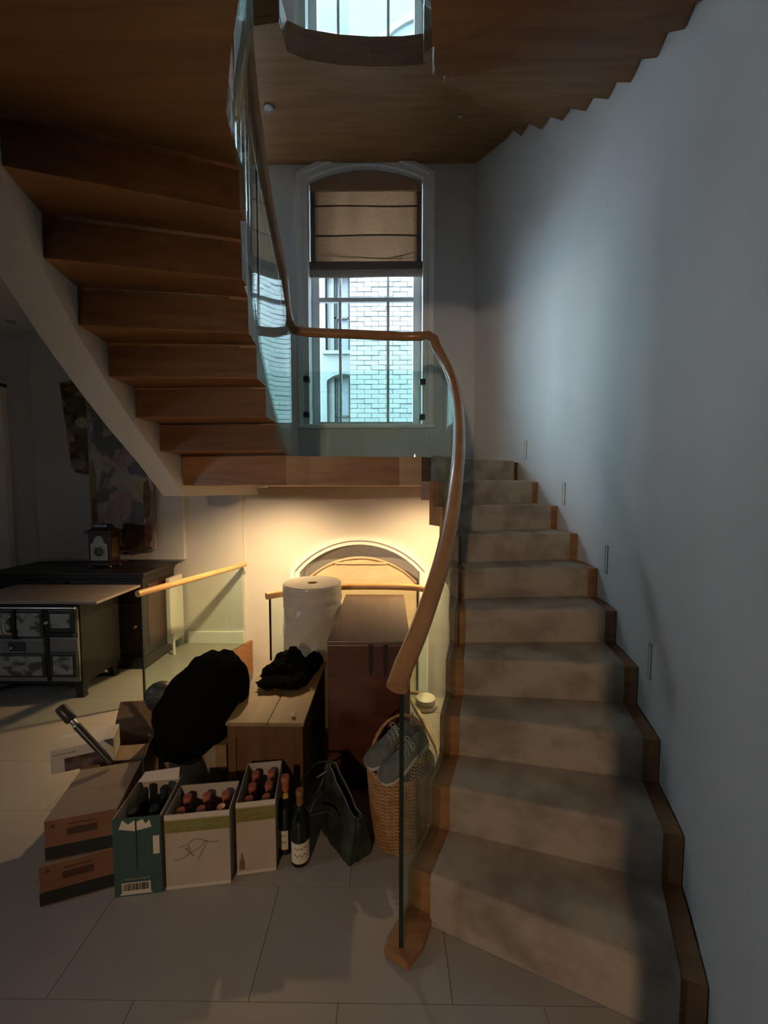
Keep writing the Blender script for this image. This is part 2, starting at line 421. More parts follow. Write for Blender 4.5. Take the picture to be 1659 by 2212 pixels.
# ------------------------------------------------------------------ setting: walls
def arch_top(xa, xb, zs, rise):
    w_ = (xb-xa)/2; c = (xa+xb)/2; R = (w_*w_+rise*rise)/(2*rise)
    return lambda x: zs + math.sqrt(max(R*R-(x-c)**2, 0))-(R-rise)
W1 = dict(x0=-.745, x1=.325, z0=2.12, zs=4.36, rise=.12)
WIN = [W1, dict(W1, z0=W1['z0']+FLR, zs=6.42), dict(x0=-.86, x1=.31, z0=-1.05, zs=.70, rise=.27)]
def wall_with_openings(y0, y1, x0, x1, z0, z1, holes):
    m = MB(); xs = {x0, x1}
    for h in holes:
        for i in range(17): xs.add(h['x0']+(h['x1']-h['x0'])*i/16)
    xs = sorted(xs)
    for a, b2 in zip(xs, xs[1:]):
        mid = (a+b2)/2
        hs = sorted([h for h in holes if h['x0'] <= mid <= h['x1']], key=lambda h: h['z0'])
        za = zb = z0
        for h in hs:
            f = arch_top(h['x0'], h['x1'], h['zs'], h['rise'])
            m.loft([(a, y0, za), (b2, y0, zb), (b2, y0, h['z0']), (a, y0, h['z0'])], [(a, y1, za), (b2, y1, zb), (b2, y1, h['z0']), (a, y1, h['z0'])])
            za, zb = f(a), f(b2)
        m.loft([(a, y0, za), (b2, y0, zb), (b2, y0, z1), (a, y0, z1)], [(a, y1, za), (b2, y1, zb), (b2, y1, z1), (a, y1, z1)])
    return m
TOPZ = 8.2
struct(wall_with_openings(YB, YB+.22, -1.405, 1.0, -1.7, TOPZ, WIN).build('wall_back', 'plaster'), 'painted plaster window wall of the stairwell', 'wall')
struct(MB().box(-4.8, -1.405, 3.68, 4.02, -1.7, 3.2).build('wall_back_room', 'plaster'), 'painted wall behind the sideboard and cooker', 'wall')
# projecting panel of wall that carries the paintings
struct(MB().box(-3.35, -1.95, 3.635, 3.68, .83, 2.97).build('trim_3', 'plaster', bevel=.004), 'shallow projecting wall panel behind the paintings', 'wall panel')
# curved wall on the stair side
WP = [(.33, .12), (.45, .28), (.60, .5), (.74, .75)] + [OUT[k] for k in range(1, 11)] + [(1.0, 3.485), (.80, 3.74)]
wc = catmull([(p[0]+.004, p[1], 0) for p in WP], 6)
ro = []
for i, p in enumerate(wc):
    d = (wc[min(i+1, len(wc)-1)]-wc[max(i-1, 0)]).normalized(); ro.append((p.x+d.y*.2, p.y-d.x*.2))
m = MB()
for i in range(len(wc)-1):
    pass
m.rings([[(wc[i].x, wc[i].y, -1.7), (wc[i].x, wc[i].y, TOPZ), (ro[i][0], ro[i][1], TOPZ), (ro[i][0], ro[i][1], -1.7)] for i in range(len(wc))])
wr = struct(m.build('wall_right', 'plaster', smooth=True), 'tall curved plaster wall beside the carpeted stairs', 'wall')
struct(MB().box(.35, 1.95, -.05, .12, -.02, TOPZ).build('wall_right_near', 'plaster_bounce_cut'), 'wall end beside the camera position', 'wall')
struct(MB().box(1.8, 1.95, -3.75, -.05, -.02, 3.0).build('wall_right_room', 'plaster_bounce_cut'), 'side wall of the room behind the camera', 'wall')
struct(MB().box(-4.8, -4.6, -3.75, -.22, -.02, 3.2).box(-4.8, -4.6, .22, 3.68, -.02, 3.2).box(-4.8, -4.6, -.22, .22, -.02, 1.4).box(-4.8, -4.6, -.22, .22, 2.1, 3.2).build('wall_left', 'plaster'), 'far side wall of the room', 'wall')
struct(wall_with_openings(-3.75, -3.6, -4.8, 1.95, -.02, 3.0, []).build('wall_rear', 'plaster_bounce_cut'), 'rear wall of the room', 'wall')
struct(MB().box(-1.79, -1.62, .0, 3.72, 2.97, TOPZ).build('wall_left_upper', 'plaster'), 'upper stairwell side wall', 'wall')
struct(MB().box(-1.79, .35, -.05, .1, 2.97, TOPZ).build('wall_rear_upper', 'plaster'), 'upper stairwell rear wall', 'wall')
struct(MB().box(-1.8, 1.6, -.1, 4.0, TOPZ, TOPZ+.1).build('ceiling_upper', 'ceiling_paint'), 'top ceiling of the stairwell', 'ceiling')
struct(MB().box(-4.7, -1.62, -3.7, 3.72, 2.97, 3.1).box(-1.62, 1.9, -3.7, .11, 2.97, 3.1).build('ceiling', 'ceiling_paint'), 'pale ceiling of the side room', 'ceiling')
struct(MB().box(-1.75, 1.4, 2.3, 3.75, -1.75, -1.65).build('floor_lower', 'stone'), 'lower stair floor down the well', 'floor')
struct(MB().box(-1.9, -1.7, 2.45, 3.72, -1.7, -.10).build('wall_left_lower', 'plaster'), 'side wall down the well', 'wall')
struct(MB().box(-1.75, 1.4, 2.35, 2.5, -1.7, -.10).build('wall_front_lower', 'plaster'), 'front wall down the well', 'wall')
struct(MB().box(-3.30, -2.0, 3.655, 3.68, 0, .12).box(-1.95, -1.405, 3.655, 3.68, 0, .12).build('baseboard_back', 'paint_white', bevel=.004), 'white skirting board along the back wall', 'baseboard')
# pale door at the far left of the room
dr = struct_root('door_1', (-3.66, 3.68, 0), 'pale door at the far end of the side room', 'door')
MB().box(-.90, -.04, -.05, -.01, .01, 2.44).build('door_leaf', 'paint_white', dr, bevel=.004)
MB().box(-.04, .04, -.07, 0, 0, 2.50).build('door_jamb', 'paint_white', dr, bevel=.004)
MB().box(-.98, .04, -.07, 0, 2.46, 2.53).build('door_head', 'paint_white', dr, bevel=.004)

# ------------------------------------------------------------------ setting: windows
def arch_strip(xa, xb, zs, rise, z0, wd, y0, y1, n=18):
    """architrave section running up one jamb, over the arch and down the other"""
    f = arch_top(xa, xb, zs, rise)
    inner = [(xa, z0)] + [(xa+(xb-xa)*i/n, f(xa+(xb-xa)*i/n)) for i in range(n+1)] + [(xb, z0)]
    cx = (xa+xb)/2
    g = arch_top(xa-wd, xb+wd, zs+wd*.35, rise+wd*.65)
    outer = [(xa-wd, z0)] + [(xa-wd+(xb-xa+2*wd)*i/n, g(xa-wd+(xb-xa+2*wd)*i/n)) for i in range(n+1)] + [(xb+wd, z0)]
    m = MB()
    m.rings([[(a[0], y0, a[1]), (o[0], y0, o[1]), (o[0], y1, o[1]), (a[0], y1, a[1])] for a, o in zip(inner, outer)])
    return m
def sash_window(name, W, label, full=True):
    r = struct_root(name, ((W['x0']+W['x1'])/2, YB, W['z0']), label, 'window')
    off = tuple(r.location)
    def bl(m, n_, mt, bevel=0.0): return m.build(n_, mt, r, bevel=bevel, off=off)
    x0, x1, z0, zs, ri = W['x0'], W['x1'], W['z0'], W['zs'], W['rise']
    bl(arch_strip(x0, x1, zs, ri, z0-.02, .055, YB-.022, YB+.01), 'architrave', 'paint_white')
    bl(arch_strip(x0-.055, x1+.055, zs+.02, ri+.03, z0-.02, .045, YB-.038, YB+.01), 'architrave_moulding', 'paint_white')
    bl(MB().box(x0-.11, x1+.11, YB-.05, YB+.22, z0-.035, z0), 'window_sill', 'paint_white', .006)
    ys, ye = YB+.15, YB+.20
    top = zs+ri
    if full:
        fx0, fx1 = -.70, .275
        bl(MB().box(x0-.02, fx0+.03, ys-.01, ye+.02, z0, top).box(fx1-.03, x1+.02, ys-.01, ye+.02, z0, top), 'sash_box', 'paint_white', .004)
        zm = z0+1.235
        # lower sash nearer the room, upper sash behind it
        bl(MB().box(fx0, fx1, ys, ys+.025, z0, z0+.055), 'bottom_rail', 'paint_white')
        bl(MB().box(fx0, fx1, ys, ys+.03, zm-.02, zm+.02), 'meeting_rail', 'paint_white')
        for x in (-.47, .0):
            bl(MB().box(x-.013, x+.013, ys, ys+.025, z0+.05, zm-.02), 'glazing_bar', 'paint_white')
            bl(MB().box(x-.011, x+.011, ye-.02, ye, zm+.02, top), 'glazing_bar', 'paint_white')
        for a, b2 in ((fx0+.03, -.483), (-.457, -.013), (.013, fx1-.03)):
            bl(MB().box(a, b2, ys+.010, ys+.014, z0+.055, zm-.02), 'pane', 'pane_glass')
            bl(MB().box(a, b2, ye-.012, ye-.008, zm+.02, top), 'pane', 'pane_glass')
    return r
sash_window('window_1', WIN[0], 'white sash window behind the landing under the brown blind')
sash_window('window_2', WIN[1], 'bright upper sash window seen through the oval stair opening')
# lower window with its arched architrave, reveal closed by a cream blind
W3 = WIN[2]
r3 = struct_root('window_3', (-.275, YB, W3['z0']), 'low arched window with white moulded surround below the landing', 'window'); o3 = tuple(r3.location)
arch_strip(W3['x0'], W3['x1'], W3['zs'], W3['rise'], W3['z0'], .045, YB-.02, YB+.01).build('architrave', 'paint_white', r3, off=o3)
arch_strip(W3['x0']-.045, W3['x1']+.045, W3['zs']+.016, W3['rise']+.028, W3['z0'], .04, YB-.04, YB+.01).build('architrave_moulding', 'paint_white', r3, off=o3)
MB().box(W3['x0']-.1, W3['x1']+.1, YB-.09, YB+.2, W3['z0']-.04, W3['z0']).build('window_sill', 'paint_white', r3, off=o3)
MB().box(W3['x0']-.1, W3['x1']+.1, YB+.221, YB+.26, W3['z0'], 1.1).build('closed_shutter', 'paint_white', r3, off=o3)

# guard glass with black clamps in front of the landing window
gd = thing('window_guard', 'clear glass guard panel held by four black clamps across the landing window', 'glass guard', (-.22, YB-.045, 2.10))
MB().box(-.565, .555, -.006, .006, .02, .505).build('glass_panel', 'glass', gd)
for (x, z) in ((-.545, .44), (-.55, .11), (.545, .41), (.54, .085)):
    MB().box(x-.027, x+.027, -.02, .045, z-.024, z+.024).build('clamp', 'bracket_black', gd, bevel=.004)

# ------------------------------------------------------------------ roman blinds
def roman_blind():
    x0, x1, zt, zb, y = -.735, .315, 4.44, 3.655, YB+.085
    bl = thing('roman_blind', 'brown linen roman blind half lowered over the landing window', 'blind', ((x0+x1)/2, y, zb-.13))
    off = tuple(bl.location)
    def cloth(xa, xb, yo, name, mt, top=None):
        m = MB(); nx, nz = 22, 44; R = []
        for j in range(nz+1):
            row = []
            for i in range(nx+1):
                x = xa+(xb-xa)*i/nx
                ztop = zt+.05 if top is None else top
                z = zb+(ztop-zb)*j/nz
                ph = (z-zb)/.265
                fold = .018*abs(math.sin(math.pi*ph))**.35
                sag = .012*math.exp(-((z-zb)/.12)**2)*math.sin(5*x+1.3)
                row.append((x, y+yo-fold+sag+.004*noise.noise(Vector((x*5, z*4, 2))), z))
            R.append(row)
        vs = [p for r in R for p in r]; fs = []
        for j in range(nz):
            for i in range(nx):
                a = j*(nx+1)+i; fs.append((a, a+1, a+nx+2, a+nx+1))
        o = m.add(vs, fs).build(name, mt, bl, smooth=True, off=off)
        sd = o.modifiers.new('solid', 'SOLIDIFY'); sd.thickness = .002
        return o
    cloth(x0+.04, x1-.04, 0, 'blind_cloth', 'linen')
    cloth(x0, x0+.042, -.003, 'side_border', 'linen_border'); cloth(x1-.042, x1, -.003, 'side_border', 'linen_border')
    MB().box(x0-.01, x1+.01, y-.035, y+.005, zb-.065, zb+.008).build('bottom_band', 'linen_border', bl, bevel=.008, off=off)
    for k in range(3):
        m = MB(); z = zb-.075-k*.020
        m.tube([(x0-.012+(x1-x0+.024)*i/14, y-.020+.006*k, z-.004*math.sin(i*.45)) for i in range(15)], .0105, 8, flat=1.5)
        m.build('gathered_fold', 'linen_band', bl, smooth=True, off=off)
    for zz in (4.17, 3.905):  # dark cloth colour stands in for the shade along backlit folds
        MB().tube([(x0+.042+(x1-x0-.084)*i/16, y-.022, zz+.004*math.sin(i*.4+zz*9)-.003*i/16) for i in range(17)], .0065, 6).build('shaded_fold_seam', 'linen_border', bl, smooth=True, off=off)
    for k, (xa, xb, za, zc) in enumerate(((x0+.06, x0+.42, 3.76, 3.70), (x0+.35, x1-.10, 3.715, 3.695), (x1-.32, x1-.06, 3.70, 3.755))):
        MB().tube([(xa+(xb-xa)*i/10, y-.018, za+(zc-za)*i/10-.010*math.sin(math.pi*i/10)) for i in range(11)], [.001+.004*math.sin(math.pi*i/10) for i in range(11)], 6).build('crease', 'linen', bl, smooth=True, off=off)
    f = arch_top(x0, x1, 4.36, .12)
    m = MB().rings([[(x0+(x1-x0)*i/14, y-.04, 4.30), (x0+(x1-x0)*i/14, y-.04, f(x0+(x1-x0)*i/14)-.005), (x0+(x1-x0)*i/14, y-.02, f(x0+(x1-x0)*i/14)-.005), (x0+(x1-x0)*i/14, y-.02, 4.30)] for i in range(15)])
    m.build('arched_valance', 'linen', bl, off=off)
roman_blind()
def lower_blind():
    x0, x1, y = W3['x0']+.03, W3['x1']-.02, YB+.12
    bl = thing('roman_blind', 'warm cream cloth blind closing the low arched window', 'blind', ((x0+x1)/2, y, W3['z0']+.02))
    off = tuple(bl.location)
    m = MB(); nx, nz = 40, 30
    f = arch_top(W3['x0'], W3['x1'], W3['zs']-.14, W3['rise'])
    vs = []; fs_ = []
    for j in range(nz+1):
        for i in range(nx+1):
            x = x0+(x1-x0)*i/nx; z = W3['z0']+.02+(f(x)-W3['z0']-.02)*j/nz
            yy = y+.006*math.sin(x*31+.8*math.sin(z*5))*(.3+.7*abs(noise.noise(Vector((x*4, 0, z)))))
            if abs(z-.33) < .02: yy -= .006
            vs.append((x, yy, z))
    for j in range(nz):
        for i in range(nx):
            a = j*(nx+1)+i; fs_.append((a, a+1, a+nx+2, a+nx+1))
    o = m.add(vs, fs_).build('blind_cloth', 'cream_cloth', bl, smooth=True, off=off)
    sd = o.modifiers.new('solid', 'SOLIDIFY'); sd.thickness = .003
    pts = [(x0+(x1-x0)*i/20, y-.012, f(x0+(x1-x0)*i/20)-.012) for i in range(21)]
    MB().tube(pts, .010, 6).build('hem', 'cream_cloth', bl, smooth=True, off=off)
    MB().box(x0+.3, x1-.3, y-.02, y-.008, f((x0+x1)/2)-.075, f((x0+x1)/2)-.055).build('batten', 'cream_cloth', bl, off=off)
lower_blind()

# ------------------------------------------------------------------ stairs
def inner_edge(k): g = GL[k]; o = OUT.get(k, (.8, .9)); return along(g, o, -.04)
def carpet_in(k): return along(GL[k], OUT[k], .045)
def carpet_out(k): return along(OUT[k], GL[k], .062)
def right_flight(name, label, base_z, first_in=None):
    fl_ = thing(name, label, 'staircase', (.5, 1.1, base_z), group='carpeted stair flights')
    off = (.5, 1.1, 0)
    t = .13
    for k in range(1, 10):
        A0, B0 = inner_edge(k), OUT[k]; A1, B1 = inner_edge(k+1), OUT[k+1]
        if k == 1 and first_in: A0 = first_in
        z = k*RISE; zp = (k-1)*RISE
        d = Vector((A1[0]+B1[0]-A0[0]-B0[0], A1[1]+B1[1]-A0[1]-B0[1])).normalized()*.05
        s = MB()
        e = 0.001
        F0 = (A0[0]+d.x, A0[1]+d.y); G0 = (B0[0]+d.x, B0[1]+d.y)
        s.prism([F0, G0, B1, A1], z-t, z)
        s.prism([A0, B0, G0, F0], max(zp-t, 0 if base_z < 1 else -9), z)
        so = s.build('step', 'oak', fl_, off=off)
        # carpet wrapped over riser and tread
        n0 = d.normalized()
        def sec(p, q):
            th = .012; R = .018
            f = Vector(p); bk = Vector(q)
            pts = [(f-n0*th, zp+.012 if k > 1 else zp+.002)]
            for a in range(5):
                an = math.pi/2*a/4
                pts.append((f-n0*th+n0*(R-R*math.cos(an)), z+th-R+R*math.sin(an)))
            pts += [(bk-n0*.002, z+th), (bk-n0*.002, z+.0005), (f-n0*.0005, z+.0005), (f-n0*.0005, zp+.012 if k > 1 else zp+.002)]
            return [(a.x, a.y, b_) for a, b_ in pts]
        ci, co = carpet_in(k), carpet_out(k)
        MB().loft(sec(ci, carpet_in(k+1)), sec(co, carpet_out(k+1))).build('carpet', 'carpet', so, smooth=True, off=off)
    # last riser up to the landing
    A0, B0 = inner_edge(10), OUT[10]
    d = Vector((0, .05)); n0 = Vector((0, 1))
    so = MB().prism([A0, B0, (B0[0], B0[1]+.05), (A0[0], A0[1]+.05)], 9*RISE-t, LZ-.001).build('step', 'oak', fl_, off=off)
    nn = Vector((-(B0[1]-A0[1]), B0[0]-A0[0])).normalized()
    ci, co = carpet_in(10), carpet_out(10)
    def sec(p):
        p = Vector(p); q = p-nn*.012
        return [(q.x, q.y, 9*RISE+.012), (q.x, q.y, LZ+.004), (p.x, p.y, LZ+.012), (p.x, p.y, 9*RISE+.012)]
    MB().loft(sec(ci), sec(co)).build('carpet', 'carpet', so, off=off)
    return fl_
rf = right_flight('stair_flight', 'beige carpeted stair flight with oak edges rising beside the curved wall', 0.0)
rf2 = right_flight('stair_flight', 'oak underside of the higher stair flight crossing the curved wall overhead', FLR, (.13, 1.21))
# curled end of the oak string where it meets the floor
MB().prism([(-.014, 1.158), (.061, 1.112), (.115, 1.165), (.150, 1.236), (.165, 1.30), (.10, 1.32), (.05, 1.25)], 0.001, .03).build('string_end', 'oak', rf, bevel=.006, off=(.5, 1.1, 0))

def left_flight(name, label, base_z):
    f_ = thing(name, label, 'staircase', (-1.07, 2.67, base_z+LZ), group='oak soffit stair flights')
    off = (-1.07, 2.67, LZ); s_ = .16
    for i in range(1, 8):
        A0, B0 = LI[i], LO[i]
        z = LZ+i*RL; zp = z-RL
        up = Vector((.0, .06))
        m_ = MB()
        if i < 7:
            A1, B1 = LI[i+1], LO[i+1]
            m_.prism([A0, B0, B1, A1], z-s_, z)
        m_.prism([(A0[0], A0[1]+.06), (B0[0], B0[1]+.06), B0, A0], zp-s_+.002, z if i < 7 else z-.002)
        so = m_.build('step', 'oak', f_, off=off)
        if i < 7:
            A1, B1 = LI[i+1], LO[i+1]
            MB().prism([along(A0, B0, .09), along(B0, A0, .07), along(B1, A1, .07), along(A1, B1, .09)], z+.0005, z+.012).build('carpet', 'carpet', so, off=off)
    return f_
left_flight('stair_flight', 'oak zigzag underside of the stair flight climbing over the stored boxes', 0.0)
left_flight('stair_flight', 'dark topmost stair flight underside just above the upper landing', FLR)

LAND = [(-1.45, 2.72), (-.695, 2.632), (-.54, 2.66), (-.32, 2.69), (-.12, 2.715), (.08, 2.735), inner_edge(10), OUT[10], (1.0, 3.485), (.80, 3.715), (-1.25, 3.715)]
LAND2 = [(-1.45, 2.72), (-.70, 2.634), (-.69, 2.80), (-.573, 2.85), (-.35, 2.885), (-.126, 2.90), (.10, 2.90), (.264, 2.885), (.40, 2.855), OUT[10], (1.0, 3.485), (.80, 3.715), (-1.25, 3.715)]
def landing(label, dz, poly):
    l = thing('landing', label, 'landing', (0, 3.2, 1.53+dz), group='half landings')
    off = (0, 3.2, 1.53)
    MB().prism(poly, 1.53, LZ-.001).build('landing_slab', 'oak', l, off=off)
    MB().prism([(-1.35, 2.95), (-.69, 2.95), (-.3, 2.97), (.1, 2.97), (.33, 2.97), (1.0, 3.30), (.76, 3.66), (-1.2, 3.66)], LZ, LZ+.012).build('carpet', 'carpet', l, off=off)
    return l
landing('oak edged half landing in front of the blind window', 0.0, LAND)
landing('dark oak underside of the upper half landing above the blind', FLR, LAND2)
# floor slab of the storey above, around the oval well
S1 = [(-1.62, 1.39), LO[7], LI[7], (-.56, 1.4), (-.47, 1.22), (-.40, 1.1), (-.30, 1.0), (-.12, .93), (.0, .95), (.065, 1.0), (.11, 1.08), (.13, 1.21), (.855, .96), (.74, .75), (.60, .5), (.45, .28), (.33, .12), (-1.62, .12)]
struct(MB().prism(S1, FLR-.16, FLR-.002).build('floor_upper', 'oak'), 'oak underside of the storey above', 'floor')

# plaster stringer that carries the left flight
m = MB(); R = []
sp = [(-1.25, 3.70, 1.455), (-1.36, 3.2, 1.455), (-1.445, 2.735, 1.455)]
for i in range(2, 8): sp.append((LO[i][0], LO[i][1], LZ-.16+(i-1)*RL-.05))
sp.append((-1.20, 1.05, 2.96))
for i, p in enumerate(sp):
    a = Vector(sp[max(i-1, 0)][:2]); b_ = Vector(sp[min(i+1, len(sp)-1)][:2]); d = (b_-a).normalized()
    n_ = Vector((d.y, -d.x))
    if n_.x > 0: n_ = -n_
    q = Vector(p[:2])+n_*.175
    q0 = Vector(p[:2])+n_*.003
    R.append([(q0.x, q0.y, p[2]), (q.x, q.y, p[2]), (q.x, q.y, 2.975), (q0.x, q0.y, 2.975)])
m.rings(R)
struct(m.build('trim_4', 'plaster'), 'cream plaster stringer running diagonally under the stair flight', 'stringer')

# ------------------------------------------------------------------ balustrades
def stair_balustrade(label, dz, ly=0.0):
    b_ = thing('stair_balustrade', label, 'balustrade', (.043, 1.164, dz), group='stair balustrades')
    off = (.043, 1.164, 0); H = .85
    ks = list(range(0, 11))
    gp = [(GL[k][0], GL[k][1], (.05 if k == 0 else k*RISE)) for k in ks]
    gp[0] = (GL[0][0], GL[0][1], .07)
    c = catmull(gp, 6)
    half = 6*5
    def glass(pts, name='glass_panel', lo=.14):
        return sheet(pts, [max(p.z-lo, .02) for p in pts], [p.z+H-.01 for p in pts], .012).build(name, 'glass', b_, smooth=True, off=off)
    glass(c)
    # landing part
    lp = catmull([(.27, 2.745+ly, LZ), (.16, 2.765+ly, LZ), (.0, 2.75+ly, LZ), (-.25, 2.72+ly, LZ), (-.5, 2.69+ly, LZ), (-.62, 2.665+ly, LZ)], 5)
    sheet(lp, [LZ-.002]*len(lp), [LZ+H-.03]*len(lp), .012).build('glass_panel', 'glass', b_, smooth=True, off=off)
    # left flight part, in two panes
    lp2 = [(-.665, 2.65, LZ)] + [(LI[i][0]+.03, LI[i][1]+.01, LZ+i*RL) for i in range(1, 8)] + [(-.535, 1.42, FLR), (-.44, 1.23, FLR), (-.37, 1.11, FLR)]
    c2 = catmull(lp2, 5)
    cut = 5*4+2
    for a, bb in ((0, cut), (cut+1, len(c2)-1)):
        seg = c2[a:bb+1]
        sheet(seg, [max(p.z-.22, LZ-.002) for p in seg], [p.z+H-.01 for p in seg], .012).build('glass_panel', 'glass', b_, smooth=True, off=off)
    j = c2[cut]
    MB().box(j.x-.004, j.x+.004, j.y-.008, j.y+.012, j.z+.0, j.z+.62).build('glass_joint', 'glass_edge', b_, off=off)
    # dark polished end of the first pane
    g0 = c[0]
    MB().box(g0.x-.007, g0.x+.007, g0.y-.010, g0.y-.001, .03, .07+H-.01).build('glass_end', 'glass_edge', b_, off=off)
    # oak handrail in one run
    lift = H+.02
    top = [Vector((p.x, p.y, p.z+lift)) for p in c[:-5]]
    top[0] = Vector((g0.x-.018, g0.y-.05, top[0].z-.03)) if True else top[0]
    a10 = Vector((.275, 2.735, LZ+lift-.035)); 
    path = top + [Vector((.315, 2.70, LZ+lift-.075)), a10, Vector((.235, 2.76, LZ+lift-.03))]
    path += [Vector((p.x, p.y, LZ+lift-.03)) for p in lp[7:-3]]
    path += [Vector((-.635, 2.668, LZ+lift-.02)), Vector((-.665, 2.645, LZ+lift+.03)), Vector((-.675, 2.615, LZ+lift+.10))]
    path += [Vector((p.x, p.y, p.z+lift)) for p in c2[8:]]
    MB().tube(path, .033, 12, flat=.9).build('handrail', 'oak_rail', b_, smooth=True, off=off)
    return b_
stair_balustrade('curved glass balustrade with oak handrail sweeping up the stairs and landing', 0.0)
stair_balustrade('upper storey glass balustrade with oak handrail round the oval opening', FLR, .16)

def well_balustrade(label, pts, z1, foot):
    b_ = thing('glass_balustrade', label, 'balustrade', (pts[0][0], pts[0][1], 0))
    off = (pts[0][0], pts[0][1], 0)
    c = catmull([(p[0], p[1], 0) for p in pts], 6)
    sheet(c, [.022]*len(c), [z1-.02]*len(c), .012).build('glass_panel', 'glass', b_, smooth=True, off=off)
    d0 = (c[1]-c[0]).normalized(); d1 = (c[-1]-c[-2]).normalized()
    e = c[0]-d0*.004
    MB().box(e.x-.006, e.x+.006, e.y-.006, e.y+.006, .01, z1-.02).build('glass_end', 'glass_edge', b_, off=off)
    rp_ = [c[0]-d0*.03] + c[1:-1] + [c[-1]+d1*.03]
    MB().tube([(p.x, p.y, z1) for p in rp_], .024, 12).build('handrail', 'oak_pale', b_, smooth=True, off=off)
    if foot: MB().box(e.x-.03, e.x+.045, e.y-.03, e.y+.02, 0.0, .018).build('foot_plate', 'nickel', b_, bevel=.004, off=off)
    return b_
well_balustrade('short glass balustrade with pale oak rail next to the cooker', [(-1.70, 2.60), (-1.56, 3.02), (-1.44, 3.38), (-1.375, 3.60)], .79, True)
well_balustrade('low glass balustrade with oak rail behind the bubble wrap roll', [(-.79, 2.545), (-.62, 2.66), (-.35, 2.775), (-.05, 2.79), (.18, 2.765), (.275, 2.71)], .79, False)

# ------------------------------------------------------------------ small fittings
def downlight(label, x, y, z, lit, sc=.85):
    d_ = thing('downlight', label, 'downlight', (x, y, z)); d_.scale = (sc, sc, 1)
    MB().lathe([(.026, -.001), (.042, -.001), (.045, -.006), (.044, -.010), (.028, -.011), (.026, -.004)], 24).build('trim_ring', 'metal_white' if lit else 'nickel', d_, smooth=True)
    MB().lathe([(0, -.003), (.026, -.003), (.026, -.006), (0, -.006)], 20).build('lamp', 'lamp_on' if lit else 'dial', d_)
downlight('small lit downlight under the half landing', -.96, 2.93, 1.529, True)
downlight('lit downlight under the half landing behind the handrail', .38, 3.0, 1.529, True)
downlight('unlit round downlight in the upper landing underside near the handrail', -.935, 3.185, 1.529+FLR, False)
downlight('tiny unlit downlight in the upper landing underside near the curved wall', .573, 3.264, 1.529+FLR, False, .4)
downlight('dark ceiling downlight over the cooker', -2.6, 2.55, 2.969, False)
downlight('dark ceiling downlight near the far wall of the side room', -3.3, 3.42, 2.969, False)
WLAB = ['narrow recessed wall light slot beside the top steps', 'narrow recessed wall light slot second down from the landing', 'narrow recessed wall light slot above the middle steps', 'lowest narrow recessed wall light slot on the curved wall']
def wall_at(y):
    for a, b_ in zip(wc, wc[1:]):
        if min(a.y, b_.y) <= y <= max(a.y, b_.y) and y > .2:
            t = (y-a.y)/(b_.y-a.y); return a.x+(b_.x-a.x)*t, (b_-a).normalized()
for lab, (y, z0_, z1_) in zip(WLAB, [(3.2, 1.75, 1.90), (2.70, 1.395, 1.55), (2.15, 1.03, 1.19), (1.60, .70, .85)]):
    x, d = wall_at(y)
    ang = math.atan2(-d.x, d.y)
    wl_ = thing('wall_light', lab, 'wall light', (x-.003, y, z0_), ang, group='recessed wall light slots')
    h = z1_-z0_
    MB().box(-.003, .004, -.014, -.009, 0, h).box(-.003, .004, .009, .014, 0, h).box(-.003, .004, -.014, .014, 0, .005).box(-.003, .004, -.014, .014, h-.005, h).build('frame', 'slot_grey', wl_)
    MB().box(-.0005, .003, -.009, .009, .005, h-.005).build('diffuser', 'metal_white', wl_)

# radiator end on
rd = thing('radiator', 'cream panel radiator seen edge on behind the small balustrade', 'radiator', (-1.985, 3.50, .10))
MB().box(-.022, .022, -.10, .12, 0, .60).build('panel', 'metal_white', rd, bevel=.008)
MB().lathe([(.012, -.10), (.012, .06), (.018, .06), (.018, .09), (.01, .10)], 12, c=(.035, -.09)).build('valve', 'metal_white', rd, smooth=True)
MB().box(-.01, .03, -.095, -.085, .04, .06).build('pipe', 'metal_white', rd)

# ------------------------------------------------------------------ courtyard building seen through the window
eb = struct_root('wall_exterior', (0, 6.2, 0))
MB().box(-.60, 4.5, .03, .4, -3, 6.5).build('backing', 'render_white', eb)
MB().box(-.60, 4.5, .06, .4, 6.5, 9.8).build('dimming_roof', 'dimming_roof_tone', eb)  # invented dark roof band, dims the view through the upper window
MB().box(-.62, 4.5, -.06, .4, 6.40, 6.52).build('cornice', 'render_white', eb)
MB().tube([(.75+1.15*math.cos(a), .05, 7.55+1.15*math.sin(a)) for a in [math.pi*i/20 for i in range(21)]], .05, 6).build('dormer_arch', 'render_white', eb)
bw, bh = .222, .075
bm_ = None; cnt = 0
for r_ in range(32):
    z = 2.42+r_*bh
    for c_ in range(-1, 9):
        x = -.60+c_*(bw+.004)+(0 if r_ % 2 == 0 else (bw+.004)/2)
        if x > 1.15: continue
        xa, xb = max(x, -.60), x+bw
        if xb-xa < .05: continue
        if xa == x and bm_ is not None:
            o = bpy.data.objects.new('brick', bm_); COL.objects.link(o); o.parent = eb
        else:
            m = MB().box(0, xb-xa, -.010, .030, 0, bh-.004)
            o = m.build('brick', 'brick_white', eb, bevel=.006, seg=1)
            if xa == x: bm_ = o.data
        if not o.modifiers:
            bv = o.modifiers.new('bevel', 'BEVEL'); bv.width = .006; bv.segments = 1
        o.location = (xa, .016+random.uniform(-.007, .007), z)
        o.rotation_euler = (random.uniform(-.05, .05), random.uniform(-.012, .012), random.uniform(-.015, .015))
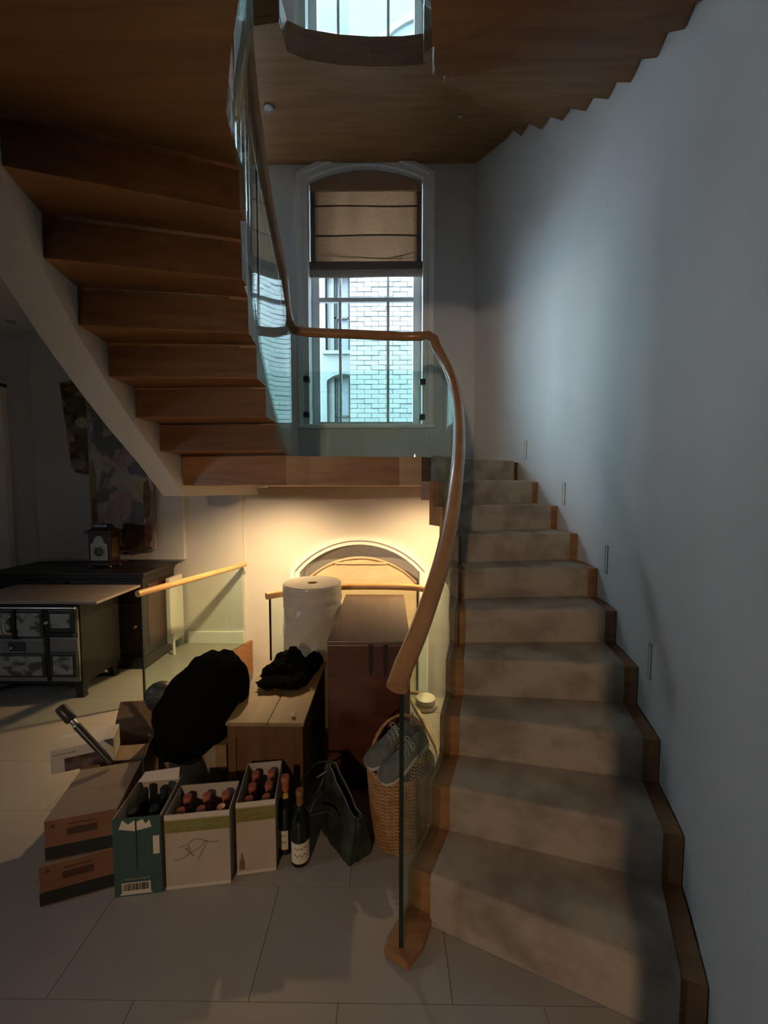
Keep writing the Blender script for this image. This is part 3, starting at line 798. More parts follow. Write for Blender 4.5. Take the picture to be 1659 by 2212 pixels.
# rendered wing set further back with arched windows
wing = struct_root('wall_exterior_wing', (-1.5, 6.9, 0))
w0 = wall_with_openings(0, .25, -1.5, 1.3, -3, 6.5, [dict(x0=.42, x1=1.02, z0=2.2, zs=3.42, rise=.12), dict(x0=.40, x1=1.02, z0=3.93, zs=5.2, rise=.12)])
w0.build('rendered_face', 'render_white', wing)
MB().box(-1.5, 1.3, .03, .25, 6.5, 9.8).build('dimming_roof', 'dimming_roof_tone', wing)  # same invented dark band on the wing, added to dim that view
for z0_, z1_ in ((2.2, 3.5), (3.93, 5.3)):
    MB().box(.38, 1.06, .22, .26, z0_, z1_+.05).build('glass_backing', 'far_dark', wing)
    MB().box(.54, .575, .16, .20, z0_, z1_).box(.78, .80, .16, .20, z0_, z1_).box(.54, 1.02, .16, .20, z0_+.62, z0_+.65).box(.54, 1.02, .16, .20, z0_, z0_+.04).build('window_frame', 'iron_frame', wing)
    MB().box(.42, .54, .10, .16, z0_, z1_).build('reveal_panel', 'render_white', wing)
    MB().box(.36, 1.08, -.05, .02, z0_-.06, z0_).build('window_ledge', 'render_white', wing)
struct(MB().box(-7.6, -7.4, 4.05, 9.2, -3, .4).build('wall_exterior_side', 'render_white'), 'side wall of the courtyard', 'wall')
struct(MB().box(3.0, 3.2, 4.05, 6.2, -3, 3.4).build('wall_exterior_return', 'render_white'), 'return wall of the courtyard', 'wall')
struct(MB().box(-7.6, 4.5, 4.05, 9.2, -3.1, -3.0).build('floor_courtyard', 'render_white'), 'courtyard ground', 'ground')
struct(MB().box(-80, 80, -80, 80, -3.3, -3.12).build('floor_ground', 'grout'), 'ground outside around the house', 'ground')
eb['label'] = 'white painted brick wall across the courtyard'; eb['category'] = 'wall'
wing['label'] = 'white rendered wing with arched windows across the courtyard'; wing['category'] = 'wall'
#SPLIT
# ------------------------------------------------------------------ sideboard, clock, paintings, cooker
sb = thing('sideboard', 'dark wooden sideboard standing behind the old cooker', 'sideboard', (-2.62, 3.375, 0))
MB().box(-.66, .58, -.24, .235, .09, .765).build('body', 'near_black_wood', sb, bevel=.004)
MB().box(-.72, .61, -.27, .25, .785, .815).build('top', 'near_black_wood', sb, bevel=.008)
MB().box(-.69, .595, -.255, .24, .760, .786).build('top_moulding', 'near_black_wood', sb, bevel=.010)
MB().box(-.68, .595, -.255, .24, 0, .10).build('plinth', 'near_black_wood', sb, bevel=.006)
MB().box(.579, .586, -.18, .21, .16, .70).build('side_panel', 'mahogany', sb, bevel=.004)
for x in (-.64, -.02):
    d_ = MB().box(x, x+.59, -.255, -.238, .13, .55).build('door', 'near_black_wood', sb, bevel=.006)
    MB().lathe([(.0, 0), (.012, .002), (.008, .012), (.013, .022), (0, .026)], 12, M=Matrix.Translation((x+.54, -.255, .36)) @ Matrix.Rotation(math.pi/2, 4, 'X')).build('knob', 'brass', d_, smooth=True)
    d_ = MB().box(x, x+.59, -.255, -.238, .58, .74).build('drawer', 'near_black_wood', sb, bevel=.006)
    MB().lathe([(.0, 0), (.012, .002), (.008, .012), (.013, .022), (0, .026)], 12, M=Matrix.Translation((x+.30, -.255, .66)) @ Matrix.Rotation(math.pi/2, 4, 'X')).build('knob', 'brass', d_, smooth=True)

ck = thing('bracket_clock', 'dark wooden bracket clock with silver arched dial on the sideboard', 'clock', (-2.545, 3.40, .8155))
MB().box(-.105, .105, -.07, .08, .015, .045).box(-.095, .095, -.06, .07, .045, .30).build('case', 'clock_wood', ck, bevel=.004)
for x in (-.09, .09):
    for y in (-.055, .065):
        MB().lathe([(.012, 0), (.014, .008), (.010, .016)], 10, c=(x, y)).build('foot', 'brass', ck, smooth=True)
MB().box(-.115, .115, -.08, .09, .30, .325).build('cornice', 'clock_wood', ck, bevel=.006)
MB().rings([[(-a, -a*.72+.005, z), (a, -a*.72+.005, z), (a, a*.72+.005, z), (-a, a*.72+.005, z)] for a, z in ((.10, .325), (.085, .335), (.06, .355), (.055, .375), (.035, .382))]).build('caddy_top', 'clock_wood', ck)
MB().tube([(-.025, .005, .382), (-.022, .005, .398), (0, .005, .404), (.022, .005, .398), (.025, .005, .382)], .004, 8).build('carrying_handle', 'nickel', ck, smooth=True)
# dial plate with arched top
pts = [(-.074, .062), (.074, .062), (.074, .205)] + [(.044*math.cos(a)+0, .222+.058*math.sin(a)) for a in [math.pi*i/10 for i in range(11)]] + [(-.074, .205)]
MB().loft([(x, -.0605, z) for x, z in pts], [(x, -.0645, z) for x, z in pts]).build('dial_plate', 'dial', ck)
def disc(x, z, r0, r1, y0, y1, n=28):
    m_ = MB(); R_ = []
    for rr, yy in ((r0, y0), (r1, y0), (r1, y1), (r0, y1)):
        R_.append([(x+rr*math.cos(2*math.pi*k/n), yy, z+rr*math.sin(2*math.pi*k/n)) for k in range(n)])
    return m_.rings(R_, closed=True)
cr = disc(0, .138, .044, .070, -.064, -.0675).build('chapter_ring', 'porcelain', ck)
for h in range(12):
    a = 2*math.pi*h/12
    M_ = Matrix.Translation((.057*math.sin(a), -.068, .138+.057*math.cos(a))) @ Matrix.Rotation(a, 4, 'Y')
    MB().box(-.002, .002, -.0006, .0006, -.007, .007, M_).build('numeral', 'dial_dark', cr)
disc(0, .138, .001, .042, -.0640, -.0662).build('dial_centre', 'dial_dark', ck)
MB().box(-.002, .002, -.070, -.0685, .138, .172).build('hour_hand', 'nickel', ck)
MB().box(-.0015, .0015, -.0715, -.070, .138, .190, Matrix.Translation((0, 0, .138)) @ Matrix.Rotation(2.0, 4, 'Y') @ Matrix.Translation((0, 0, -.138))).build('minute_hand', 'nickel', ck)
disc(0, .248, .010, .024, -.0640, -.0665, 20).build('strike_ring', 'porcelain', ck)
MB().box(.0945, .0965, -.035, .045, .085, .26).build('side_fret', 'brass', ck)

def painting(label, pts, y, base, patches, th=.020):
    cx = sum(p[0] for p in pts)/len(pts); zb = min(p[1] for p in pts)
    p_ = thing('painting', label, 'painting', (cx, y, zb), group='unframed paintings over the sideboard')
    MB().loft([(a-cx, 0, b_-zb) for a, b_ in pts], [(a-cx, th, b_-zb) for a, b_ in pts]).build('canvas', base, p_, bevel=.003)
    random.seed(int(cx*-100))
    for k, (x, z, rx, rz, mt) in enumerate(patches):
        n = 14
        pl = []
        for i in range(n):
            a = 2*math.pi*i/n; q = 1+.45*noise.noise(Vector((math.cos(a)*1.6+k*3, math.sin(a)*1.6, x*7)))
            pl.append((x-cx+rx*q*math.cos(a), z-zb+rz*q*math.sin(a)))
        MB().loft([(a, -.0006-.0003*k, b_) for a, b_ in pl], [(a, .001, b_) for a, b_ in pl]).build('brush_patch', mt, p_)
    return p_
painting('narrow brown abstract canvas with rounded lower corner over the sideboard',
         [(-3.06, 2.50), (-2.70, 2.545), (-2.66, 1.655), (-2.86, 1.645), (-2.945, 1.665), (-2.985, 1.73), (-3.00, 1.90)], 3.612, 'canvas_brown',
         [(-2.83, 2.13, .10, .045, 'paint_cream'), (-2.90, 2.28, .12, .09, 'paint_olive'), (-2.97, 1.97, .035, .03, 'paint_cream'), (-2.96, 1.90, .03, .06, 'paint_rust'), (-2.85, 1.93, .07, .09, 'paint_olive'), (-2.92, 1.74, .07, .05, 'canvas_floral'), (-2.77, 1.76, .06, .10, 'canvas_maroon'), (-2.70, 2.10, .014, .30, 'canvas_maroon'), (-2.95, 2.43, .06, .03, 'paint_rust')])
painting('tall pale floral abstract canvas hanging above the bracket clock',
         [(-2.80, 2.42), (-2.22, 2.42), (-2.195, .935), (-2.56, .905), (-2.80, .92)], 3.588, 'canvas_floral',
         [(-2.76, 1.50, .032, .28, 'canvas_brown'), (-2.765, 1.28, .03, .14, 'paint_rust'), (-2.70, 2.02, .06, .14, 'paint_slate'), (-2.56, 1.92, .10, .12, 'paint_slate'), (-2.63, 1.74, .05, .08, 'paint_cream'), (-2.47, 1.80, .09, .09, 'paint_pink'), (-2.33, 1.69, .10, .07, 'paint_slate'), (-2.50, 1.58, .10, .10, 'paint_cream'), (-2.66, 1.45, .08, .08, 'paint_slate'), (-2.31, 1.50, .07, .12, 'paint_cream'), (-2.26, 1.42, .03, .20, 'paint_rust'), (-2.52, 1.36, .12, .11, 'paint_pink'), (-2.36, 1.30, .08, .10, 'paint_slate'), (-2.60, 1.22, .10, .08, 'paint_pink'), (-2.38, 1.06, .15, .14, 'canvas_maroon'), (-2.55, 1.17, .06, .06, 'paint_cream'), (-2.26, 1.08, .035, .12, 'paint_rust'), (-2.40, .95, .17, .025, 'canvas_maroon')])

co = thing('cooker', 'black cast iron range cooker with picture tiled doors', 'cooker', (-2.60, 2.86, 0))
cw, cd = .41, .20
MB().box(-cw, cw-.002, -cd+.01, cd, .10, .70).build('body', 'cast_iron', co, bevel=.004)
MB().box(-cw-.04, cw+.16, -cd-.04, cd+.04, .702, .722).build('top_board', 'top_board', co, bevel=.004)
for sx, sy in ((-1, -1), (1, -1), (-1, 1), (1, 1)):
    x, y = sx*(cw-.045), sy*(cd-.045)
    MB().rings([[(x-a+sx*o_, y-a*.8+sy*o_*.6, z), (x+a+sx*o_, y-a*.8+sy*o_*.6, z), (x+a+sx*o_, y+a*.8+sy*o_*.6, z), (x-a+sx*o_, y+a*.8+sy*o_*.6, z)] for z, a, o_ in ((0, .030, .012), (.03, .026, .008), (.07, .032, .0), (.13, .045, 0))]).build('leg', 'cast_iron', co, bevel=.005)
yf = -cd-.002
MB().box(-cw+.005, cw-.012, yf-.002, -cd+.012, .13, .665).build('front_plate', 'enamel_grey', co, bevel=.003)
MB().tube([(-cw, yf-.03, .672), (cw, yf-.03, .672)], .009, 10).build('towel_rail', 'nickel', co, smooth=True)
def cdoor(x0, x1, z0, z1, px0, px1, pz0, pz1, name='door'):
    d_ = MB().box(x0, x1, yf-.018, yf, z0, z1).build(name, 'iron_frame', co, bevel=.006)
    MB().box(px0, px1, yf-.022, yf-.016, pz0, pz1).build('picture_tile', 'enamel_picture', d_, bevel=.003)
    return d_
def knob(par, x, z, r):
    MB().lathe([(r*.35, 0), (r*.35, r*.8), (r*.9, r*1.1), (r, r*1.8), (r*.7, r*2.4), (0, r*2.6)], 14, M=Matrix.Translation((x, yf-.018, z)) @ Matrix.Rotation(math.pi/2, 4, 'X')).build('knob', 'porcelain', par, smooth=True)
d_ = cdoor(.20, .397, .49, .655, .22, .36, .525, .625); knob(d_, .205, .57, .012)
MB().loft([(.205, yf-.035, .465), (.39, yf-.035, .465), (.39, yf, .455), (.205, yf, .455)], [(.20, yf-.035, .49), (.395, yf-.035, .49), (.395, yf, .49), (.20, yf, .49)]).build('ash_lip', 'cast_iron', co, bevel=.003)
MB().box(.195, .396, yf-.006, yf, .345, .45).build('panel', 'enamel_grey', co, bevel=.003)
d_ = cdoor(.20, .392, .165, .345, .225, .365, .19, .32)
d_ = cdoor(-.385, .165, .45, .655, -.02, .145, .465, .63)
MB().box(-.35, -.06, yf-.022, yf-.016, .465, .63).build('picture_tile', 'enamel_picture', d_, bevel=.003)
MB().box(-.052, -.028, yf-.03, yf, .445, .66).build('hinge_post', 'cast_iron', co, bevel=.004)
MB().tube([(-.055, yf-.02, .615), (-.075, yf-.05, .60), (-.082, yf-.06, .55), (-.078, yf-.05, .50), (-.055, yf-.02, .485)], .009, 10).build('handle', 'nickel', d_, smooth=True)
d_ = MB().box(-.385, .155, yf-.014, yf, .34, .44).build('drawer', 'enamel_grey', co, bevel=.004)
MB().box(-.09, .03, yf-.018, yf-.012, .355, .425).build('drawer_plate', 'iron_frame', d_, bevel=.003); knob(d_, -.058, .385, .009)
cdoor(-.385, .165, .165, .335, -.36, .145, .18, .32)
MB().box(.168, .192, yf-.010, yf, .135, .66).build('divider', 'cast_iron', co)

# ------------------------------------------------------------------ furniture and boxes under the stairs
cb = thing('cabinet', 'tall dark mahogany cabinet end on between the wrap roll and the stairs', 'cabinet', (-.093, 2.255, 0))
hx, hy = .203, .42
MB().box(-hx, hx, -hy+.003, hy, .05, .742).build('body', 'mahogany', cb, bevel=.004)
MB().box(-hx-.002, hx+.002, -hy, hy+.005, .7425, .762).build('top', 'mahogany_top', cb, bevel=.003)
MB().box(-hx+.01, hx-.01, -hy+.012, hy-.01, 0, .0505).build('plinth', 'near_black_wood', cb)
for x, l in ((.010, .14), (.082, .15)):
    pl = [(x-.012, .742), (x+.012, .742), (x+.010, .70), (x+.014, .66), (x+.004, .742-l), (x-.002, .742-l-.02), (x-.008, .742-l+.02), (x-.013, .67), (x-.009, .71)]
    MB().loft([(a, -hy+.0005, b_) for a, b_ in pl], [(a, -hy+.0035, b_) for a, b_ in pl]).build('stain_mark', 'dark_stain', cb)

ch = thing('chest', 'low wooden chest with planked top holding a black scarf', 'chest', (-.550, 1.97, 0))
hx, hy, H_ = .168, .305, .445
MB().box(-hx, hx, -hy, hy, .03, H_).build('body', 'chest_wood', ch, bevel=.003)
for a, b_ in ((-.176, .0120), (.0132, .176)):
    MB().box(a, b_, -hy-.012, hy+.006, H_+.0005, H_+.017).build('plank', 'pine_board', ch, bevel=.002)
for a in (-hx, hx-.035):
    MB().box(a-.001, a+.036, -hy-.008, -hy+.002, .03, H_-.001).build('stile', 'chest_wood', ch, bevel=.002)
MB().box(-hx+.035, hx-.035, -hy-.007, -hy+.002, H_-.06, H_-.001).build('rail', 'chest_wood', ch, bevel=.002)
MB().box(-hx+.035, hx-.035, -hy-.007, -hy+.002, .03, .09).build('rail', 'chest_wood', ch, bevel=.002)
for a in (-hx, hx-.04):
    for b2 in (-hy, hy-.04):
        MB().box(a, a+.04, b2, b2+.04, 0, .031).build('foot', 'chest_wood', ch)
kn = tag(MB().blob((-.432, 1.70, .4735), (.011, .010, .009), 10, 6, .2).build('crumpled_paper', 'porcelain', smooth=True), 'tiny crumpled white scrap on the front corner of the chest top', 'paper')

def scarf():
    m_ = MB(); random.seed(4)
    zt = H_+.018
    for k, (x, y, rx, ry, rz, a) in enumerate([(-.600, 1.965, .085, .050, .032, .2), (-.520, 1.955, .085, .050, .030, -.1), (-.595, 2.04, .090, .060, .055, .3), (-.50, 2.05, .085, .055, .048, 0), (-.470, 1.985, .045, .040, .036, .4), (-.555, 2.12, .095, .060, .068, -.2), (-.445, 2.13, .055, .045, .046, .5), (-.53, 2.10, .05, .035, .085, .1), (-.43, 2.20, .05, .04, .045, .2)]):
        R_ = []; nu, nv = 26, 14
        for j in range(1, nv):
            th = math.pi*j/nv; ring = []
            for i in range(nu):
                ph = 2*math.pi*i/nu
                d = Vector((math.sin(th)*math.cos(ph), math.sin(th)*math.sin(ph), -math.cos(th)))
                q = 1+.30*noise.noise(d*2.6+Vector((k*5, 0, 2)))+.10*math.sin(9*ph+6*th+k)
                p = Vector((rx*d.x*q, ry*d.y*q, 0)); p.rotate(Matrix.Rotation(a, 3, 'Z'))
                ring.append((x+p.x, y+p.y, max(zt+rz*.85+rz*d.z*q, zt+.001)))
            R_.append(ring)
        m_.rings(R_)
    o = m_.build('scarf', 'fur_black', smooth=True)
    rm = o.modifiers.new('remesh', 'REMESH'); rm.mode = 'VOXEL'; rm.voxel_size = .007; rm.use_smooth_shade = True
    return tag(o, 'crumpled black scarf heaped on the chest top', 'scarf')
scarf()

rl_ = thing('bubble_wrap_roll', 'big upright roll of shiny bubble wrap behind the chest', 'roll', (-.492, 2.475, 0))
R_ = []; n = 64; r0 = .188
for j in range(91):
    z = .90*j/90; ring = []
    for i in range(n):
        a = 2*math.pi*i/n
        q = .0040*noise.noise(Vector((math.cos(a)*2, math.sin(a)*2, z*14)))+.0065*noise.noise(Vector((math.cos(a)*1.6+7, math.sin(a)*1.6, z*24+1.5*math.sin(a*2))))
        q -= .004*(math.exp(-((z-.76-.02*math.sin(a*1.5))/.012)**2)+math.exp(-((z-.84)/.008)**2))
        rr = r0+q-(.008 if j in (0, 90) else 0)
        ring.append((rr*math.cos(a), rr*math.sin(a), z))
    R_.append(ring)
for rr, z in ((.15, .899), (.10, .8975), (.06, .897), (.034, .897)):
    R_.append([(rr*math.cos(2*math.pi*i/n), rr*math.sin(2*math.pi*i/n), z+.0015*math.sin(rr*900)) for i in range(n)])
R_.append([(.033*math.cos(2*math.pi*i/n), .033*math.sin(2*math.pi*i/n), .55) for i in range(n)])
MB().rings(R_).build('film', 'bubble_film', rl_, smooth=True)
R_ = [[(rr*math.cos(2*math.pi*i/32), rr*math.sin(2*math.pi*i/32), z) for i in range(32)] for rr, z in ((.032, .60), (.032, .892), (.027, .892), (.027, .60))]
MB().rings(R_, closed=True).build('core', 'cardboard', rl_, smooth=True)

def open_box(par, w_, d, h, th, mt_out, mt_in, name='box_wall'):
    """four walls and a base; local origin at the front lower corner"""
    for nm, bx in (('front_wall', (0, w_, 0, th)), ('back_wall', (0, w_, d-th, d)), ('side_wall', (0, th, th, d-th)), ('side_wall', (w_-th, w_, th, d-th))):
        MB().box(bx[0], bx[1], bx[2], bx[3], 0, h).build(nm, mt_out if nm == 'front_wall' else mt_in, par)
    MB().box(th, w_-th, th, d-th, 0, .004).build('base', mt_in, par)
def squiggle(par, x0, x1, z, y, amp, mt, r=.0009, seed=1):
    random.seed(seed); pts = []; n = int((x1-x0)/.0022)
    for i in range(n+1):
        x = x0+(x1-x0)*i/n
        pts.append((x, y, z+amp*math.sin(i*1.15)*(.45+.55*abs(noise.noise(Vector((i*.31, seed, 0)))))*1.6))
    MB().tube(pts, r, 4).build('lettering', mt, par)
def wine_bottle(name, label, cat_, loc, capsule, group=None, lab=None, tall=.292, neck_label=None, rz=0):
    b_ = thing(name, label, cat_, loc, rz, group)
    s_ = tall/.295; R0 = .0360 if tall < .28 else .0375
    MB().lathe([(0, .002), (R0*.8, 0), (R0, .006), (R0, .165*s_), (R0*.93, .185*s_), (R0*.66, .205*s_), (.0165, .228*s_), (.0145, .245*s_), (.0145, .29*s_), (0, .29*s_)], 20).build('bottle_body', 'bottle_glass', b_, smooth=True)
    MB().lathe([(.0152, .238*s_), (.0152, .275*s_), (.0166, .277*s_), (.0166, .288*s_), (.0152, .2955*s_), (0, .297*s_)], 16).build('capsule', capsule, b_, smooth=True)
    if lab:
        z0_, z1_, mt, half = lab
        n = 14; A_ = []
        for i in range(n+1):
            a = -math.pi/2-half+2*half*i/n
            A_.append([(q*math.cos(a), q*math.sin(a), z) for q, z in ((R0+.0004, z0_), (R0+.0004, z1_), (R0+.0012, z1_), (R0+.0012, z0_))])
        lo_ = MB().rings(A_).build('label', mt, b_)
        for zz, am in ((z0_+(z1_-z0_)*.75, .003), (z0_+(z1_-z0_)*.4, .006)):
            pts = [((R0+.0016)*math.cos(a), (R0+.0016)*math.sin(a), zz+am*math.sin(k*1.0)) for k, a in enumerate([-math.pi/2-half*.6+1.2*half*i/18 for i in range(19)])]
            MB().tube(pts, .0012, 4).build('label_print', 'print_taupe', lo_)
    if neck_label:
        n = 12; A_ = []
        for i in range(n+1):
            a = -math.pi/2-1.0+2.0*i/n
            A_.append([(q*math.cos(a), q*math.sin(a), z) for q, z in ((.0215, .205*s_), (.0155, .237*s_), (.0165, .237*s_), (.0225, .205*s_))])
        MB().rings(A_).build('neck_label', neck_label, b_)
    return b_

# stacked brown cartons
for nm, (x, y, z, rz, lab) in enumerate([(-1.248, 1.285, 0.0, .34, 'brown printed carton at the bottom of the stack by the green wine box'), (-1.236, 1.302, .156, .27, 'brown printed carton on top of the stack by the green wine box')]):
    c_ = thing('carton', lab, 'box', (x, y, z), rz, 'stacked brown cartons')
    w_, d, h = .232, .265, .155
    MB().box(0, w_, 0, d, .0005, h-.003).build('body', 'cardboard_red', c_, bevel=.003)
    MB().box(.001, w_/1-.001, .001, d/2-.001, h-.003, h-.0005).build('top_flap', 'cardboard_top', c_)
    MB().box(.001, w_-.001, d/2+.001, d-.001, h-.003, h-.0005).build('top_flap', 'cardboard_top', c_)
    MB().box(0, w_, -.0012, .0, .006, .054).build('printed_band', 'print_black', c_)
    MB().box(.070, .165, -.0010, .0, .088, .114).build('printed_block', 'print_dark', c_)
    MB().box(.022, .032, -.0010, .0, .125, .136).build('printed_mark', 'print_dark', c_)
    squiggle(c_, .075, .155, .129, -.0006, .004, 'print_dark', .0012, 3+nm)

# green wine box with dark bottles
gb = thing('wine_box', 'torn dark green wine box with barcode between cartons and white box', 'box', (-1.004, 1.322, 0), .135)
w_, d, h = .166, .205, .30
open_box(gb, w_, d, h, .004, 'carton_green', 'carton_inner')
MB().box(.079, .083, -.0008, .0002, .10, .298).build('slit', 'print_black', gb)
for pl in ([(.022, .262), (.078, .250), (.078, .292), (.055, .278), (.035, .296)], [(.084, .252), (.135, .262), (.128, .290), (.115, .275), (.105, .294), (.084, .285)]):
    MB().loft([(a, -.0012, b_) for a, b_ in pl], [(a, 0, b_) for a, b_ in pl]).build('torn_patch', 'paper_white', gb)
bc = MB().box(.025, .125, -.001, 0, .012, .052).build('barcode_label', 'paper_white', gb)
random.seed(11); x = .030; mb_ = MB()
while x < .119:
    ww = random.choice((.0012, .002, .0032)); mb_.box(x, x+ww, -.0016, -.001, .022, .049); x += ww+random.choice((.0012, .002, .0028))
o = mb_.build('barcode', 'print_black', bc); o['kind'] = 'stuff'
MB().box(.020, .130, -.0011, 0, .006, .011).build('white_line', 'paper_white', gb)
MB().box(.138, .160, -.001, 0, .155, .225).build('sticker', 'paper_white', gb)
squiggle(gb, .035, .125, .066, -.0006, .003, 'print_pale', .0009, 9)
MB().loft([(.001, d-.02, .298), (.16, d-.02, .298), (.155, d+.005, .33), (.02, d+.0, .325)], [(.001, d-.017, .298), (.16, d-.017, .298), (.155, d+.008, .33), (.02, d+.003, .325)]).build('back_flap', 'carton_edge', gb)
cp, sp_ = math.cos(.135), math.sin(.135)
for k, (a, b_) in enumerate(((.045, .05), (.12, .055), (.045, .14), (.12, .145))):
    wine_bottle('wine_bottle', 'dark bottle with black capsule in the torn green box, ' + ('front left', 'front right', 'rear left', 'rear right')[k] + ' corner', 'bottle', (-1.004+a*cp-b_*sp_, 1.322+a*sp_+b_*cp, .005), 'print_black', 'dark bottles in the green box', tall=.285 if k < 2 else .292)

# white wine boxes with red topped bottles
def white_box(label, loc, rz, w_, d, h, spots, blabel, group, branch):
    b_ = thing('wine_box', label, 'box', loc, rz)
    open_box(b_, w_, d, h, .0035, 'carton_white', 'carton_inner')
    MB().box(-.0005, w_+.0005, -.0012, .0, h-.068 if branch else h-.075, h-.022).build('lime_band', 'carton_lime', b_)
    MB().box(-.0006, w_+.0006, -.0014, .0036, h-.016, h+.001).build('rim', 'carton_edge', b_)
    MB().box(0, w_, -.0010, .0, .004, .014).build('pale_foot_band', 'carton_edge', b_)
    if branch:
        squiggle(b_, .02, w_-.02, h-.045, -.0022, .0045, 'print_pale', .0010, 5)
        for P_ in ([(.03, .115), (.06, .12), (.09, .14), (.12, .155), (.145, .18), (.16, .175), (.19, .175)], [(.05, .165), (.08, .175), (.10, .19), (.125, .19), (.15, .175)], [(.082, .17), (.09, .14), (.10, .125)], [(.145, .165), (.13, .14), (.115, .11)], [(.07, .155), (.075, .16), (.085, .135)]):
            MB().tube([(p.x, -.0006, p.z) for p in catmull([(a, 0, c) for a, c in P_], 5)], .0013, 4).build('printed_branch', 'print_taupe', b_)
    else:
        squiggle(b_, .035, w_-.03, h-.038, -.0022, .003, 'print_pale', .0009, 6); squiggle(b_, .055, w_-.05, h-.058, -.0022, .003, 'print_pale', .0009, 8)
        pl = [(.010, .022), (.030, .022), (.030, .055), (.024, .07), (.0225, .09), (.0175, .09), (.016, .07), (.010, .055)]
        MB().loft([(a, -.0012, c) for a, c in pl], [(a, 0, c) for a, c in pl]).build('printed_bottle', 'print_taupe', b_)
    c_, s_ = math.cos(rz), math.sin(rz)
    for a, e, bl_ in spots:
        wine_bottle('wine_bottle', bl_, 'bottle', (loc[0]+a*c_-e*s_, loc[1]+a*s_+e*c_, .005), 'capsule_red', group, tall=.272)
white_box('wide white wine box with lime band and branch drawing', (-.829, 1.350, 0), .125, .232, .150, .292,
          [(a, e, 'red capped bottle in the wide white wine box, %s row, %s' % (rw, cl)) for a, cl in ((.042, 'end nearest the green box'), (.116, 'middle of the three'), (.190, 'end nearest the narrow box')) for e, rw in ((.041, 'front'), (.109, 'back'))], '', 'bottles in the wide white box', True)
white_box('narrow white wine box with lime band and bottle drawing', (-.586, 1.408, 0), .15, .148, .222, .292,
          [(a, e, 'red capped bottle in the narrow white wine box, %s pair, %s' % (rw, cl)) for a, cl in ((.041, 'side nearest the wide box'), (.107, 'side nearest the loose bottles')) for e, rw in ((.042, 'front'), (.111, 'middle'), (.180, 'rear'))], '', 'bottles in the narrow white box', False)
wine_bottle('wine_bottle', 'dark bottle with yellow neck label and red cap against the chest', 'bottle', (-.425, 1.525, 0), 'capsule_red', lab=(.03, .11, 'label_cream', .62), tall=.315, neck_label='label_yellow', rz=-.15)
wine_bottle('wine_bottle', 'dark bottle with large cream label standing in front on the floor', 'bottle', (-.353, 1.472, 0), 'capsule_gold', lab=(.022, .105, 'label_cream', 1.15), tall=.300, rz=.25)

# cartons behind
c2 = thing('carton', 'plain brown carton under the black fur coat', 'box', (-1.085, 1.735, 0), .0)
MB().box(0, .325, 0, .30, .0005, .30).build('body', 'cardboard', c2, bevel=.003)
MB().box(.225, .275, -.0008, .0002, .0, .30).build('tape', 'cardboard_top', c2)
oc = thing('open_carton', 'open brown carton with raised flap beside the coat', 'box', (-1.40, 1.665, 0), .12)
open_box(oc, .275, .27, .255, .004, 'cardboard', 'cardboard')
MB().loft([(.0, .268, .255), (.275, .268, .255), (.275, .33, .36), (.0, .33, .36)], [(.0, .272, .255), (.275, .272, .255), (.275, .334, .36), (.0, .334, .36)]).build('flap', 'cardboard', oc)
MB().loft([(.271, .0, .255), (.271, .268, .255), (.30, .268, .34), (.30, .0, .34)], [(.275, .0, .255), (.275, .268, .255), (.304, .268, .34), (.304, .0, .34)]).build('flap', 'cardboard', oc)
MB().loft([(.0, -.002, .257), (.275, -.002, .257), (.275, .10, .262), (.0, .10, .262)], [(.0, -.002, .261), (.275, -.002, .261), (.275, .10, .266), (.0, .10, .266)]).build('flap', 'cardboard_top', oc)
wb = thing('gift_box', 'small white printed box lying on the open carton flap', 'box', (-1.445, 1.625, .268), .42)
MB().box(-.03, .20, -.035, .085, 0, .105).build('body', 'box_white', wb, bevel=.003)
MB().box(.02, .17, -.0362, -.0350, .0, .060).build('photo_print', 'box_photo', wb)
MB().box(-.025, .10, -.0300, .05, .1045, .1058).build('top_window', 'paper_white', wb)
squiggle(wb, -.02, .06, .082, -.0358, .003, 'print_taupe', .0009, 15)
tb = thing('folding_umbrella', 'closed black tube shaped umbrella leaning across the small white box', 'umbrella', (-1.185, 1.572, .330))
ax = Vector((-.235, .025, .235)).normalized(); L = .33
MB().tube([ax*0, ax*.03, ax*.22], [.010, .013, .015], 12).build('canopy_tube', 'tube_black', tb, smooth=True)
MB().tube([ax*.22, ax*.225, ax*.25, ax*.255], [.015, .012, .012, .017], 12).build('collar', 'nickel', tb, smooth=True)
MB().tube([ax*.25, ax*.256, ax*.315, ax*L], [.018, .022, .022, .018], 12).build('grip', 'tube_black', tb, smooth=True)

# coat and handbag
m_ = MB(); R_ = []; nu, nv = 56, 34
prof = [(.0, .0)]
for j in range(1, nv):
    th = math.pi*j/nv; ring = []
    for i in range(nu):
        ph = 2*math.pi*i/nu
        d = Vector((math.sin(th)*math.cos(ph), math.sin(th)*math.sin(ph), -math.cos(th)))
        q = 1+.14*noise.noise(d*1.7+Vector((3, 1, 2)))+.05*noise.noise(d*5+Vector((9, 1, 2)))+.035*math.sin(5*ph+2*d.z)*math.sin(th)
        z = d.z
        lean = .075*z                                     # the heap leans towards the chest at the top
        bulge = 1.0-.16*max(z, 0)
        ring.append((-.930+lean+.212*bulge*d.x*q, 1.855+.170*d.y*q+.05*z, .435+.255*z*q))
    R_.append(ring)
m_.rings(R_)
tag(m_.build('fur_coat', 'fur_black', smooth=True), 'big black fur coat heaped over the brown carton', 'coat')
hb = thing('handbag', 'small dark grey leather handbag tucked behind the black coat', 'handbag', (-1.215, 1.99, .315))
MB().blob((0, 0, .075), (.085, .055, .085), 24, 14, .06, 3).build('body', 'leather_dark', hb, smooth=True)
